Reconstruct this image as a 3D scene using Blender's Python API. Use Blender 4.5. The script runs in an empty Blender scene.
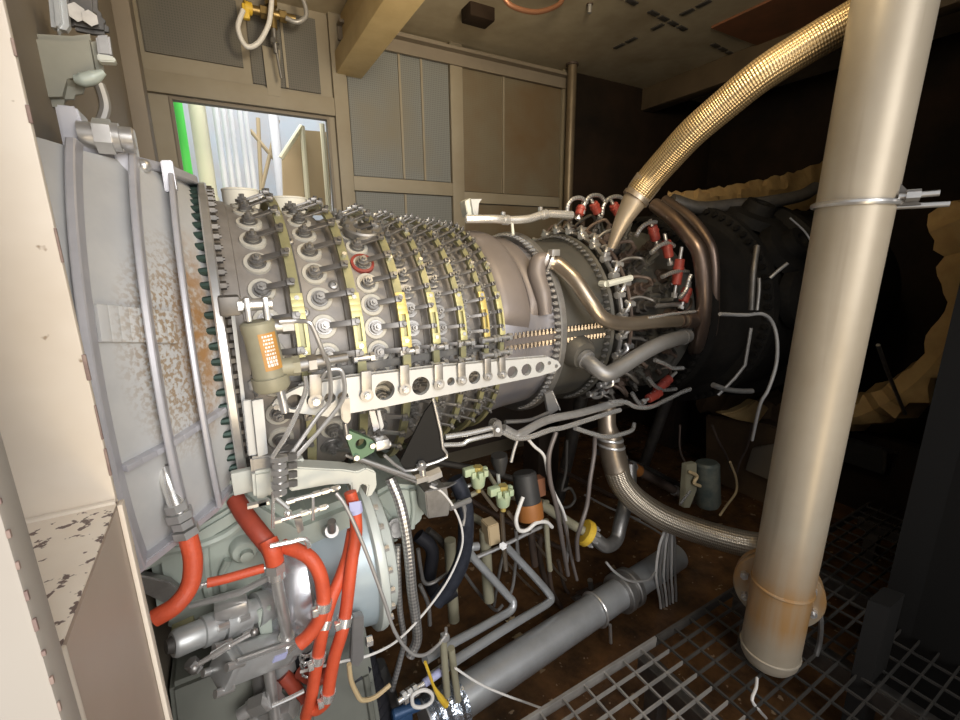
import bpy, bmesh, random
from math import *
from mathutils import Vector as V, Matrix as Mx
from mathutils.geometry import tessellate_polygon

random.seed(7)
SC = bpy.context.scene
COL = SC.collection
ZO = 1.45                      # camera height above the pit floor; geometry below is written relative to the camera point

# ---------------------------------------------------------------- camera
FPX = 444.5
YAW, PIT, ROL = radians(29.667), radians(13.54), radians(-.679)
CF = V((sin(YAW)*cos(PIT), cos(YAW)*cos(PIT), -sin(PIT)))
_r = V((cos(YAW), -sin(YAW), 0)); _u = _r.cross(CF)
CR = _r*cos(ROL)+_u*sin(ROL); CU = _u*cos(ROL)-_r*sin(ROL)
def ray(u, v): return CF + CR*((u-480)/FPX) + CU*((360-v)/FPX)
def W(u, v, Y):                # photo point at depth Y (distance from the doorway) -> place
    d = ray(u, v); return d*(Y/d.y)
def WX(u, v, X):
    d = ray(u, v); return d*(X/d.x)
def WZ(u, v, Z):
    d = ray(u, v); return d*(Z/d.z)
AY, AZ = 1.4, -.26             # engine axis
def E(X, r, deg):              # point round the engine: 0 deg = towards the door, 90 = top
    a = radians(deg); return V((X, AY-r*cos(a), AZ+r*sin(a)))
cam = bpy.data.cameras.new('camera'); camo = bpy.data.objects.new('camera', cam); COL.objects.link(camo)
cam.sensor_width = 36; cam.lens = FPX/960*36; cam.clip_start = .02
m = Mx((CR, CU, -CF)).transposed().to_4x4(); m.translation = V((0, 0, ZO)); camo.matrix_world = m
SC.camera = camo

# ---------------------------------------------------------------- materials
def mat(name, col, rough=.5, metal=0., var=None, vscale=8., vamt=.6, bump=0., bscale=60., detail=4., spots=None, emit=0):
    mt = bpy.data.materials.new(name); mt.use_nodes = True
    nt = mt.node_tree; N = nt.nodes; L = nt.links
    b = N['Principled BSDF']
    b.inputs['Base Color'].default_value = (*col, 1); b.inputs['Roughness'].default_value = rough; b.inputs['Metallic'].default_value = metal
    if max(col) < .035: b.inputs['Specular IOR Level'].default_value = .12
    if var or bump or spots:
        g = N.new('ShaderNodeNewGeometry')
    src = None
    if var:
        n = N.new('ShaderNodeTexNoise'); n.inputs['Scale'].default_value = vscale; n.inputs['Detail'].default_value = detail; n.inputs['Roughness'].default_value = .65
        L.new(g.outputs['Position'], n.inputs['Vector'])
        r = N.new('ShaderNodeValToRGB'); r.color_ramp.elements[0].position = .5-.22*vamt; r.color_ramp.elements[1].position = .5+.3
        r.color_ramp.elements[0].color = (*col, 1); r.color_ramp.elements[1].color = (*var, 1)
        L.new(n.outputs['Fac'], r.inputs['Fac']); src = r.outputs['Color']
    if spots:                   # (colour, scale, threshold)
        sc, ss, st = spots
        n = N.new('ShaderNodeTexNoise'); n.inputs['Scale'].default_value = ss; n.inputs['Detail'].default_value = 3
        L.new(g.outputs['Position'], n.inputs['Vector'])
        r = N.new('ShaderNodeValToRGB'); r.color_ramp.elements[0].position = st; r.color_ramp.elements[1].position = st+.03
        L.new(n.outputs['Fac'], r.inputs['Fac'])
        mx = N.new('ShaderNodeMix'); mx.data_type = 'RGBA'
        L.new(r.outputs['Color'], mx.inputs['Factor'])
        if src: L.new(src, mx.inputs['A'])
        else: mx.inputs['A'].default_value = (*col, 1)
        mx.inputs['B'].default_value = (*sc, 1); src = mx.outputs['Result']
    if src: L.new(src, b.inputs['Base Color'])
    if bump:
        n = N.new('ShaderNodeTexNoise'); n.inputs['Scale'].default_value = bscale; n.inputs['Detail'].default_value = 3
        L.new(g.outputs['Position'], n.inputs['Vector'])
        bp = N.new('ShaderNodeBump'); bp.inputs['Strength'].default_value = bump; bp.inputs['Distance'].default_value = .01
        L.new(n.outputs['Fac'], bp.inputs['Height']); L.new(bp.outputs['Normal'], b.inputs['Normal'])
    if emit:
        b.inputs['Emission Color'].default_value = (*col, 1); b.inputs['Emission Strength'].default_value = emit
    return mt

def braid_mat(name, c0, c1, rough, metal, nu=10, nv=60, bump=.8):
    """crossed-strand braid driven by the tube's own uv (u round, v metres along)"""
    mt = bpy.data.materials.new(name); mt.use_nodes = True
    nt = mt.node_tree; N = nt.nodes; L = nt.links; b = N['Principled BSDF']
    b.inputs['Roughness'].default_value = rough; b.inputs['Metallic'].default_value = metal
    uv = N.new('ShaderNodeUVMap'); uv.uv_map = 'uv'
    sp = N.new('ShaderNodeSeparateXYZ'); L.new(uv.outputs['UV'], sp.inputs[0])
    def math(op, a, bb):
        n = N.new('ShaderNodeMath'); n.operation = op
        for i, x in enumerate((a, bb)):
            if x is None: continue
            if isinstance(x, (int, float)): n.inputs[i].default_value = x
            else: L.new(x, n.inputs[i])
        return n.outputs[0]
    U = math('MULTIPLY', sp.outputs[0], nu*2*pi); Vv = math('MULTIPLY', sp.outputs[1], nv*2*pi)
    s1 = math('SINE', math('ADD', U, Vv), None); s2 = math('SINE', math('SUBTRACT', U, Vv), None)
    h = math('MULTIPLY', s1, s2); h = math('MULTIPLY_ADD', h, .5)
    h.node.inputs[2].default_value = .5
    r = N.new('ShaderNodeValToRGB'); r.color_ramp.elements[0].color = (*c0, 1); r.color_ramp.elements[1].color = (*c1, 1)
    L.new(h, r.inputs['Fac']); L.new(r.outputs['Color'], b.inputs['Base Color'])
    bp = N.new('ShaderNodeBump'); bp.inputs['Strength'].default_value = bump; bp.inputs['Distance'].default_value = .004
    L.new(h, bp.inputs['Height']); L.new(bp.outputs['Normal'], b.inputs['Normal'])
    return mt

def panel_mat(name, c0, c1, stain, stain_amt):
    """perforated acoustic sheet: small dots in a grid, dusty stains"""
    mt = bpy.data.materials.new(name); mt.use_nodes = True
    nt = mt.node_tree; N = nt.nodes; L = nt.links; b = N['Principled BSDF']; b.inputs['Roughness'].default_value = .6
    g = N.new('ShaderNodeNewGeometry')
    vo = N.new('ShaderNodeTexVoronoi'); vo.inputs['Scale'].default_value = 95; vo.inputs['Randomness'].default_value = .0
    L.new(g.outputs['Position'], vo.inputs['Vector'])
    r = N.new('ShaderNodeValToRGB'); r.color_ramp.elements[0].position = .25; r.color_ramp.elements[1].position = .38
    r.color_ramp.elements[0].color = (*c0, 1); r.color_ramp.elements[1].color = (*c1, 1)
    L.new(vo.outputs['Distance'], r.inputs['Fac'])
    n = N.new('ShaderNodeTexNoise'); n.inputs['Scale'].default_value = 2.2; n.inputs['Detail'].default_value = 5
    L.new(g.outputs['Position'], n.inputs['Vector'])
    r2 = N.new('ShaderNodeValToRGB'); r2.color_ramp.elements[0].position = .62-stain_amt*.4; r2.color_ramp.elements[1].position = .85-stain_amt*.3
    L.new(n.outputs['Fac'], r2.inputs['Fac'])
    mx = N.new('ShaderNodeMix'); mx.data_type = 'RGBA'; mx.inputs['B'].default_value = (*stain, 1)
    L.new(r.outputs['Color'], mx.inputs['A']); L.new(r2.outputs['Color'], mx.inputs['Factor'])
    L.new(mx.outputs['Result'], b.inputs['Base Color'])
    return mt

def frame_mat(name):
    """pale grey cast frame with a patch of rust speckle low on the engine's front side"""
    mt = mat(name, (.50, .505, .51), .5, .1, (.60, .595, .58), 9, .6)
    nt = mt.node_tree; N = nt.nodes; L = nt.links; b = N['Principled BSDF']
    g = N.new('ShaderNodeNewGeometry')
    old = b.inputs['Base Color'].links[0].from_socket
    def blob(c, s, r0, r1):
        mp = N.new('ShaderNodeMapping'); mp.vector_type = 'POINT'
        mp.inputs['Location'].default_value = [-a/k for a, k in zip((c[0], c[1], c[2]+ZO), s)]
        mp.inputs['Scale'].default_value = [1/k for k in s]
        L.new(g.outputs['Position'], mp.inputs['Vector'])
        ln = N.new('ShaderNodeVectorMath'); ln.operation = 'LENGTH'; L.new(mp.outputs[0], ln.inputs[0])
        mr = N.new('ShaderNodeMapRange'); mr.inputs['From Min'].default_value = r0; mr.inputs['From Max'].default_value = r1
        mr.inputs['To Min'].default_value = 1; mr.inputs['To Max'].default_value = 0
        L.new(ln.outputs['Value'], mr.inputs['Value']); return mr.outputs[0]
    def mul(a, c):
        n = N.new('ShaderNodeMath'); n.operation = 'MULTIPLY'; L.new(a, n.inputs[0]); L.new(c, n.inputs[1]); return n.outputs[0]
    def noise(s, p0, p1):
        n = N.new('ShaderNodeTexNoise'); n.inputs['Scale'].default_value = s; n.inputs['Detail'].default_value = 4
        L.new(g.outputs['Position'], n.inputs['Vector'])
        r = N.new('ShaderNodeValToRGB'); r.color_ramp.elements[0].position = p0; r.color_ramp.elements[1].position = p1
        L.new(n.outputs['Fac'], r.inputs['Fac']); return r.outputs['Color']
    def mix(fac, a, c):
        mx = N.new('ShaderNodeMix'); mx.data_type = 'RGBA'; L.new(fac, mx.inputs['Factor']); L.new(a, mx.inputs['A']); mx.inputs['B'].default_value = (*c, 1)
        return mx.outputs['Result']
    p1 = W(180, 345, .9); p2 = W(196, 330, .93)
    old = mix(mul(blob(p1, (.075, .3, .2), .5, 1.1), noise(130, .46, .58)), old, (.33, .25, .17))
    old = mix(mul(blob(p2, (.028, .3, .21), .35, 1.1), noise(46, .30, .58)), old, (.36, .20, .085))
    L.new(old, b.inputs['Base Color'])
    return mt

MT = {}
def D(k, *a, **kw): MT[k] = mat(k, *a, **kw)
D('cream', (.66, .59, .505), .5, 0, (.56, .475, .38), 5, .5, spots=((.30, .22, .15), 45, .70))
D('cream_scuffed', (.80, .73, .64), .5, 0, (.70, .60, .50), 8, .5, spots=((.15, .105, .095), 95, .605))
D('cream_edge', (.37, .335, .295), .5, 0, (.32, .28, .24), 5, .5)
D('tan', (.44, .36, .30), .45, 0, (.40, .32, .26), 4, .5)
D('gasket', (.17, .11, .10), .7, 0, (.36, .27, .22), 40, .8)
D('wall_paint', (.31, .27, .20), .6, 0, (.25, .205, .14), 3, .6)
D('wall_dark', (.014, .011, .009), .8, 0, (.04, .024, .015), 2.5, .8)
D('wall_dim', (.12, .085, .05), .7, 0, (.07, .05, .03), 4, .7)
D('wall_brown', (.20, .165, .125), .6, 0, (.24, .20, .15), 3, .6)
D('ceil_paint', (.46, .40, .29), .65, 0, (.24, .185, .115), 2.2, .8)
D('rust_paint', (.22, .085, .04), .7, 0, (.12, .06, .03), 5, .7)
D('beam_paint', (.70, .54, .28), .55, 0, (.56, .41, .19), 6, .6)
MT['panel_grey'] = panel_mat('panel_grey', (.125, .13, .125), (.205, .21, .20), (.20, .175, .125), .3)
MT['panel_brown'] = panel_mat('panel_brown', (.15, .125, .085), (.185, .155, .105), (.15, .09, .04), .62)
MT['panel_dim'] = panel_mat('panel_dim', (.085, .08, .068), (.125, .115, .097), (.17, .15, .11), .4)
MT['frame'] = frame_mat('inlet_casting')
D('rib_metal', (.50, .50, .54), .38, .35, (.60, .59, .63), 14, .6)
D('steel', (.62, .61, .60), .28, .7, (.47, .46, .45), 20, .6)
D('steel_bright', (.80, .79, .77), .22, .75)
D('steel_dull', (.36, .35, .34), .42, .8, (.24, .23, .22), 25, .6)
D('steel_dark', (.10, .095, .09), .45, .7, (.17, .15, .13), 25, .6)
D('lever_steel', (.23, .22, .215), .4, .7, (.15, .145, .14), 25, .6)
D('casing', (.285, .265, .25), .48, .35, (.205, .187, .175), 22, .7)
D('link_yellow', (.56, .52, .25), .42, .35, (.40, .37, .18), 18, .6)
D('ring_yellow', (.34, .32, .175), .42, .35, (.22, .21, .115), 18, .6)
D('gold', (.72, .56, .17), .38, .5, (.55, .44, .2), 30, .6)
D('washer', (.52, .495, .43), .5, .1, (.40, .375, .33), 40, .6)
D('mauve', (.20, .172, .16), .48, .3, (.165, .14, .13), 7, .6)
D('blue_steel', (.33, .345, .40), .36, .7, (.42, .40, .36), 9, .6)
D('diffuser', (.29, .27, .275), .42, .5, (.25, .255, .30), 9, .6)
D('combustor', (.10, .10, .09), .5, .5, (.15, .135, .115), 9, .7)
D('bronze', (.36, .30, .235), .32, .8, (.27, .22, .17), 8, .6)
D('bronze_dark', (.19, .14, .115), .35, .85, (.26, .19, .15), 8, .6)
D('duct_grey', (.30, .295, .295), .45, .6, (.23, .225, .22), 8, .6)
D('turbine_shade', (.006, .0055, .005), .7, .0, (.013, .011, .009), 8, .7, bump=.3, bscale=30)  # near-black base: the gloom at the turbine end is put into the colour
D('brown_soot', (.13, .09, .07), .6, .4, (.055, .045, .04), 12, .7)
D('white_metal', (.52, .53, .53), .4, .25, (.44, .44, .44), 10, .5)
D('stud_green', (.035, .062, .052), .4, .5)
D('olive', (.33, .31, .22), .5, .1, (.26, .24, .17), 12, .5)
D('amber_plate', (.52, .27, .07), .45, 0, (.40, .20, .06), 22, .5)
D('print_white', (.80, .76, .72), .5)
D('gearbox', (.42, .47, .42), .42, .1, (.34, .38, .345), 8, .6)
D('pale_green', (.47, .52, .47), .42, .1, (.38, .43, .39), 8, .5)
D('pale_blue', (.44, .53, .58), .35, .2, (.52, .59, .61), 6, .6)
D('bracket_cream', (.60, .61, .55), .5, .05, (.50, .51, .46), 8, .5)
D('drum_cream', (.62, .66, .62), .4, .1, (.54, .58, .55), 8, .5)
D('chrome', (.78, .79, .84), .22, .8)
D('orange', (.66, .10, .04), .5, 0, (.50, .07, .03), 18, .5, bump=.15, bscale=250)
D('orange_dark', (.30, .05, .03), .55, 0, (.46, .075, .035), 14, .6)
D('red_boot', (.30, .045, .03), .5, 0, (.18, .03, .025), 30, .6)
D('black_rubber', (.02, .02, .024), .45)
D('blue_black', (.022, .024, .032), .5, .2, (.05, .056, .075), 30, .6)
D('pump_grey', (.50, .51, .51), .38, .5, (.36, .37, .37), 12, .6)
D('brass', (.30, .21, .08), .4, .7, (.2, .14, .06), 20, .6)
D('yellow', (.78, .53, .05), .5, .0, (.60, .36, .04), 30, .6)
D('bracket_green', (.075, .155, .085), .45, .1, (.11, .2, .12), 14, .5)
D('valve_green', (.44, .55, .36), .5, .05, (.55, .58, .36), 40, .6)
D('orange_box', (.34, .13, .03), .5, .1, (.26, .10, .03), 18, .5)
D('plate_black', (.018, .017, .016), .6)
D('plate_dark', (.045, .045, .045), .5, .3, (.07, .066, .062), 12, .6)
D('wire_white', (.75, .73, .70), .45)
D('wire_grey', (.42, .41, .40), .4, .4)
D('wire_tan', (.55, .42, .24), .5)
D('wire_dark', (.06, .055, .05), .5)
D('copper', (.50, .24, .14), .4, .7)
D('pit_oil', (.036, .023, .015), .26, 0, (.23, .11, .042), 7, .9, bump=.5, bscale=26, detail=9, spots=((.36, .25, .15), 24, .66))
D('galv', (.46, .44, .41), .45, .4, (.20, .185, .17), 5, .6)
D('pipe_grey', (.46, .475, .49), .36, .5, (.36, .365, .37), 12, .6)
D('tall_pipe', (.47, .41, .325), .38, .35, (.40, .335, .25), 5, .6)
D('tall_pipe_stain', (.50, .31, .14), .4, .3, (.46, .37, .27), 9, .6)
D('insulation', (.60, .41, .175), .85, 0, (.36, .22, .09), 5, .7, bump=.5, bscale=22)
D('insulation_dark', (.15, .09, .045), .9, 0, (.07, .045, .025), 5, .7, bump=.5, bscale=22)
D('cast_olive', (.30, .29, .235), .5, .1, (.24, .235, .19), 9, .6)
D('can_white', (.88, .87, .80), .6)
D('blocker_dark', (.035, .026, .02), .6, .2, (.07, .045, .03), 6, .7)
D('cone_metal', (.33, .27, .20), .42, .5, (.25, .20, .145), 9, .6)
D('conduit', (.22, .17, .11), .45, .4, (.13, .095, .06), 6, .7)
D('skid', (.16, .165, .14), .45, .1, (.11, .115, .10), 4, .6)
D('teal_grey', (.07, .09, .085), .45, .2, (.2, .2, .16), 12, .6)
D('out_green', (.10, .72, .10), .5)
D('out_white', (.88, .89, .92), .5)
D('out_cream', (.85, .80, .58), .6)
D('out_wall', (.60, .66, .72), .7, 0, (.66, .6, .56), 3, .6)
D('out_tan', (.52, .40, .24), .6)
D('label_blue', (.42, .44, .68), .5)
D('foil', (.55, .62, .72), .12, .9, (.7, .75, .82), 40, .5, bump=.9, bscale=45)
D('blue_valve', (.03, .075, .17), .4, .2)
def stain_pipe(name, base, dark, stain, z0, z1):
    mt = mat(name, base, .40, .25, dark, 4, .6); nt = mt.node_tree; N = nt.nodes; L = nt.links; b = N['Principled BSDF']
    old = b.inputs['Base Color'].links[0].from_socket
    g = N.new('ShaderNodeNewGeometry'); sp = N.new('ShaderNodeSeparateXYZ'); L.new(g.outputs['Position'], sp.inputs[0])
    r = N.new('ShaderNodeMapRange'); r.inputs['From Min'].default_value = z0+ZO; r.inputs['From Max'].default_value = z1+ZO; L.new(sp.outputs['Z'], r.inputs['Value'])
    cr = N.new('ShaderNodeValToRGB'); e = cr.color_ramp.elements
    e[0].position = 0; e[0].color = (0, 0, 0, 1); e[1].position = 1; e[1].color = (0, 0, 0, 1)
    for p_, v_ in ((.12, .15), (.30, .95), (.46, .8), (.50, 1.), (.62, .45)): k = e.new(p_); k.color = (v_, v_, v_, 1)
    L.new(r.outputs[0], cr.inputs['Fac'])
    mp = N.new('ShaderNodeMapping'); mp.inputs['Scale'].default_value = (26, 26, 1.4); L.new(g.outputs['Position'], mp.inputs['Vector'])
    n = N.new('ShaderNodeTexNoise'); n.inputs['Scale'].default_value = 1; n.inputs['Detail'].default_value = 4; L.new(mp.outputs[0], n.inputs['Vector'])
    r2 = N.new('ShaderNodeMapRange'); r2.inputs['From Min'].default_value = .18; r2.inputs['From Max'].default_value = .52; L.new(n.outputs['Fac'], r2.inputs['Value'])
    mu = N.new('ShaderNodeMath'); mu.operation = 'MULTIPLY'; L.new(cr.outputs['Color'], mu.inputs[0]); L.new(r2.outputs[0], mu.inputs[1])
    mx = N.new('ShaderNodeMix'); mx.data_type = 'RGBA'; L.new(mu.outputs[0], mx.inputs['Factor']); L.new(old, mx.inputs['A']); mx.inputs['B'].default_value = (*stain, 1)
    # faint vertical scratches
    r3 = N.new('ShaderNodeMapRange'); r3.inputs['From Min'].default_value = .58; r3.inputs['From Max'].default_value = .70; r3.inputs['To Max'].default_value = .45; L.new(n.outputs['Fac'], r3.inputs['Value'])
    m2 = N.new('ShaderNodeMix'); m2.data_type = 'RGBA'; L.new(r3.outputs[0], m2.inputs['Factor']); L.new(mx.outputs['Result'], m2.inputs['A']); m2.inputs['B'].default_value = (.25, .20, .14, 1)
    L.new(m2.outputs['Result'], b.inputs['Base Color']); return mt
MT['tall_pipe_cap'] = MT['tall_pipe']
MT['tall_pipe'] = stain_pipe('tall_pipe_stained', (.41, .355, .275), (.34, .285, .21), (.40, .215, .075), -1.12, -.70)
MT['braid_gold'] = braid_mat('braid_gold', (.26, .18, .09), (.62, .47, .26), .34, .8, 13, 80, .45)
MT['braid_steel'] = braid_mat('braid_steel', (.26, .22, .17), (.60, .53, .43), .34, .8, 13, 80, .45)
MT['braid_fine'] = braid_mat('braid_fine', (.26, .26, .27), (.66, .65, .63), .32, .75, 5, 48, .3)

# ---------------------------------------------------------------- mesh building
class MB:
    def __init__(s): s.bm = bmesh.new(); s.uv = s.bm.loops.layers.uv.new('uv')
    def _add(s, t, mtx=None):
        if mtx is not None: bmesh.ops.transform(t, matrix=mtx, verts=t.verts)
        bmesh.ops.recalc_face_normals(t, faces=t.faces)
        me = bpy.data.meshes.new('t'); t.to_mesh(me); t.free(); s.bm.from_mesh(me); bpy.data.meshes.remove(me); return s
    def box(s, c, size, bev=.004, rot=None):
        t = bmesh.new(); bmesh.ops.create_cube(t, size=1)
        bmesh.ops.scale(t, vec=V(size), verts=t.verts)
        if bev: bmesh.ops.bevel(t, geom=list(t.edges), offset=min(bev, .45*min(size)), segments=2, affect='EDGES', profile=.6)
        mm = Mx.Translation(V(c))
        if rot is not None: mm = mm @ rot.to_4x4()
        return s._add(t, mm)
    def lathe(s, prof, org, axis, seg=32, a0=0., a1=360., up=None):
        """prof: (distance along axis, radius)"""
        ax = V(axis).normalized(); org = V(org)
        if up is None: up = V((0, 0, 1)) if abs(ax.z) < .9 else V((0, -1, 0))
        e1 = (V(up)-ax*V(up).dot(ax)).normalized(); e2 = ax.cross(e1)
        t = bmesh.new(); full = abs(a1-a0) >= 359.9
        n = seg if full else seg+1; rows = []
        for d, r in prof:
            if r < 1e-6: rows.append([t.verts.new(org+ax*d)])
            else:
                rows.append([t.verts.new(org+ax*d+(e1*cos(a)+e2*sin(a))*r) for a in [radians(a0+(a1-a0)*i/seg) for i in range(n)]])
        for A, B in zip(rows, rows[1:]):
            m_ = max(len(A), len(B))
            for i in range(m_ if full else m_-1):
                j = (i+1) % m_
                f = [A[i % len(A)]] + ([A[j]] if len(A) > 1 else []) + ([B[j]] if len(B) > 1 else []) + [B[i % len(B)]]
                if len(set(f)) >= 3: t.faces.new(f)
        return s._add(t)
    def cyl(s, p0, p1, r, seg=20, r1=None, bev=0):
        p0, p1 = V(p0), V(p1); d = (p1-p0).length; r1 = r if r1 is None else r1
        pr = [(0, 0), (0, r-bev), (bev, r), (d-bev, r1), (d, r1-bev), (d, 0)] if bev else [(0, 0), (0, r), (d, r1), (d, 0)]
        return s.lathe(pr, p0, p1-p0, seg)
    def hexa(s, p0, p1, r): return s.cyl(p0, p1, r, 6)
    def tube(s, pts, r, seg=10, smooth=6, closed=False, cap=True):
        P = [V(p) for p in pts]
        rad = list(r) if isinstance(r, (list, tuple)) else None
        if smooth and len(P) > 2:
            out = []; ro = []; n = len(P); k = n if closed else n-1
            for i in range(k):
                a = P[(i-1) % n] if (closed or i > 0) else P[0]*2-P[1]
                b = P[i]; c = P[(i+1) % n]
                d = P[(i+2) % n] if (closed or i+2 < n) else P[-1]*2-P[-2]
                for j in range(smooth):
                    u = j/smooth
                    # centripetal-ish Catmull-Rom
                    out.append(.5*((2*b)+(c-a)*u+(2*a-5*b+4*c-d)*u*u+(3*b-a-3*c+d)*u**3))
                    if rad: ro.append(rad[i]*(1-u)+rad[(i+1) % n]*u)
            if not closed:
                out.append(P[-1])
                if rad: ro.append(rad[-1])
            P = out; rad = ro if rad else None
        n = len(P); T = []
        for i in range(n):
            if closed: d = P[(i+1) % n]-P[i-1]
            else: d = P[min(i+1, n-1)]-P[max(i-1, 0)]
            T.append(d.normalized() if d.length > 1e-9 else V((0, 0, 1)))
        e = T[0].orthogonal().normalized(); fr = []
        for i in range(n):
            if i:
                q = T[i-1].rotation_difference(T[i]); e = q @ e
                e = (e-T[i]*e.dot(T[i])).normalized()
            fr.append((e.copy(), T[i].cross(e)))
        t = bmesh.new(); uvl = t.loops.layers.uv.new('uv')
        L = [0.]
        for i in range(1, n+1): L.append(L[-1]+(P[i % n]-P[i-1]).length)
        rows = [[t.verts.new(P[i]+(fr[i][0]*cos(2*pi*j/seg)+fr[i][1]*sin(2*pi*j/seg))*(rad[i] if rad else r)) for j in range(seg)] for i in range(n)]
        for i in range(n if closed else n-1):
            for j in range(seg):
                f = t.faces.new((rows[i][j], rows[i][(j+1) % seg], rows[(i+1) % n][(j+1) % seg], rows[(i+1) % n][j]))
                for lp, uv in zip(f.loops, ((j, i), (j+1, i), (j+1, i+1), (j, i+1))): lp[uvl].uv = (uv[0]/seg, L[uv[1]])
        if cap and not closed:
            t.faces.new(rows[0][::-1]); t.faces.new(rows[-1])
        return s._add(t)
    def plate(s, pts, nrm, th, holes=(), bev=0):
        """flat plate through planar points, holes = lists of points, extruded along nrm"""
        t = bmesh.new(); loops = [[V(p) for p in l] for l in [pts]+list(holes)]
        vs = [t.verts.new(p) for l in loops for p in l]
        if holes:
            for tri in tessellate_polygon(loops):
                try: t.faces.new([vs[k] for k in tri])
                except ValueError: pass
            bmesh.ops.recalc_face_normals(t, faces=t.faces)
        else: t.faces.new(vs)
        g = bmesh.ops.extrude_face_region(t, geom=t.faces[:])
        bmesh.ops.translate(t, vec=V(nrm).normalized()*th, verts=[x for x in g['geom'] if isinstance(x, bmesh.types.BMVert)])
        if bev: 
            bmesh.ops.recalc_face_normals(t, faces=t.faces)
            bmesh.ops.bevel(t, geom=[e_ for e_ in t.edges if len(e_.link_faces) == 2 and e_.calc_face_angle(0) > .6], offset=bev, segments=2, affect='EDGES')
        return s._add(t)
    def sphere(s, c, r, sc=(1, 1, 1)):
        t = bmesh.new(); bmesh.ops.create_uvsphere(t, u_segments=16, v_segments=10, radius=r)
        return s._add(t, Mx.Translation(V(c)) @ Mx.Diagonal((*sc, 1)))
    def torus(s, c, axis, R, r, seg=36, sub=8):
        ax = V(axis).normalized(); e1 = ax.orthogonal().normalized(); e2 = ax.cross(e1)
        return s.tube([V(c)+(e1*cos(2*pi*i/seg)+e2*sin(2*pi*i/seg))*R for i in range(seg)], r, sub, 0, True)

def used(mb, name, m_, origin, smooth_deg=38):
    bm = mb.bm; me = bpy.data.meshes.new(name)
    bmesh.ops.translate(bm, vec=-V(origin), verts=bm.verts)
    bm.to_mesh(me); bm.free()
    me.materials.append(MT[m_] if isinstance(m_, str) else m_)
    me.shade_smooth(); me.set_sharp_from_angle(angle=radians(smooth_deg))
    return me
ORG = {}
def tag(o, label, cat, group=None, kind=None):
    if label: o['label'] = label
    if cat: o['category'] = cat
    if group: o['group'] = group
    if kind: o['kind'] = kind
    return o
def thing(name, label, cat, loc, group=None):
    o = bpy.data.objects.new(name, None); COL.objects.link(o); o.empty_display_size = .05
    o.location = V(loc)+V((0, 0, ZO)); ORG[o] = V(loc)
    return tag(o, label, cat, group)
def clusters(bm, gap=.004):
    """loose islands grouped by touching bounds: lists of vertices"""
    seen = set(); isl = []
    for v0 in bm.verts:
        if v0 in seen: continue
        st = [v0]; seen.add(v0); vs = []
        while st:
            v = st.pop(); vs.append(v)
            for e in v.link_edges:
                o = e.other_vert(v)
                if o not in seen: seen.add(o); st.append(o)
        isl.append([vs, [min(v.co[i] for v in vs)-gap for i in range(3)], [max(v.co[i] for v in vs)+gap for i in range(3)]])
        if len(isl) > 60: return []
    merged = True
    while merged:
        merged = False
        for i in range(len(isl)):
            for j in range(i+1, len(isl)):
                a, b = isl[i], isl[j]
                if all(a[1][k] <= b[2][k] and b[1][k] <= a[2][k] for k in range(3)):
                    isl[i] = [a[0]+b[0], [min(p, q) for p, q in zip(a[1], b[1])], [max(p, q) for p, q in zip(a[2], b[2])]]
                    del isl[j]; merged = True; break
            if merged: break
    return sorted((c[0] for c in isl), key=len, reverse=True)
ONE_MESH = {'panel_frame', 'ceiling_seam', 'gasket_remains', 'plate_printing', 'coil', 'bearing_bars', 'cross_bars', 'manifold_links'}
def part(mb, name, m_, parent, label=None, kind=None):
    if kind is None and name not in ONE_MESH:
        cl = clusters(mb.bm)
        if 2 <= len(cl) <= 10:      # pieces that stand apart become parts of their own
            nm = name[:-1] if name.endswith(('bolts', 'studs', 'nuts', 'lugs')) else name
            first = None
            idx = {v: i for i, c in enumerate(cl) for v in c}
            for i in range(len(cl)):
                b2 = mb.bm.copy(); b2.verts.ensure_lookup_table(); mb.bm.verts.ensure_lookup_table(); mb.bm.verts.index_update()
                keep = {v.index for v in cl[i]}
                bmesh.ops.delete(b2, geom=[v for k, v in enumerate(b2.verts) if k not in keep], context='VERTS')
                m2 = MB.__new__(MB); m2.bm = b2
                o = part_one(m2, nm, m_, parent, label, kind); first = first or o
            mb.bm.free(); return first
    return part_one(mb, name, m_, parent, label, kind)
def part_one(mb, name, m_, parent, label=None, kind=None):
    g = ORG[parent]; o = bpy.data.objects.new(name, used(mb, name, m_, g)); COL.objects.link(o)
    o.parent = parent; ORG[o] = g
    return tag(o, label, None, None, kind)
def solid(mb, name, m_, label, cat, group=None, kind=None):
    vs = [v.co for v in mb.bm.verts]
    lo = V([min(v[i] for v in vs) for i in range(3)]); hi = V([max(v[i] for v in vs) for i in range(3)])
    g = V(((lo.x+hi.x)/2, (lo.y+hi.y)/2, lo.z))
    o = bpy.data.objects.new(name, used(mb, name, m_, g)); COL.objects.link(o); o.location = g+V((0, 0, ZO)); ORG[o] = g
    return tag(o, label, cat, group, kind)
def struct(mb, name, m_): return solid(mb, name, m_, None, None, None, 'structure')
def pts(seq): return [W(*p) for p in seq]
def base(ps):
    return V((sum(p.x for p in ps)/len(ps), sum(p.y for p in ps)/len(ps), min(p.z for p in ps)))
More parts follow.
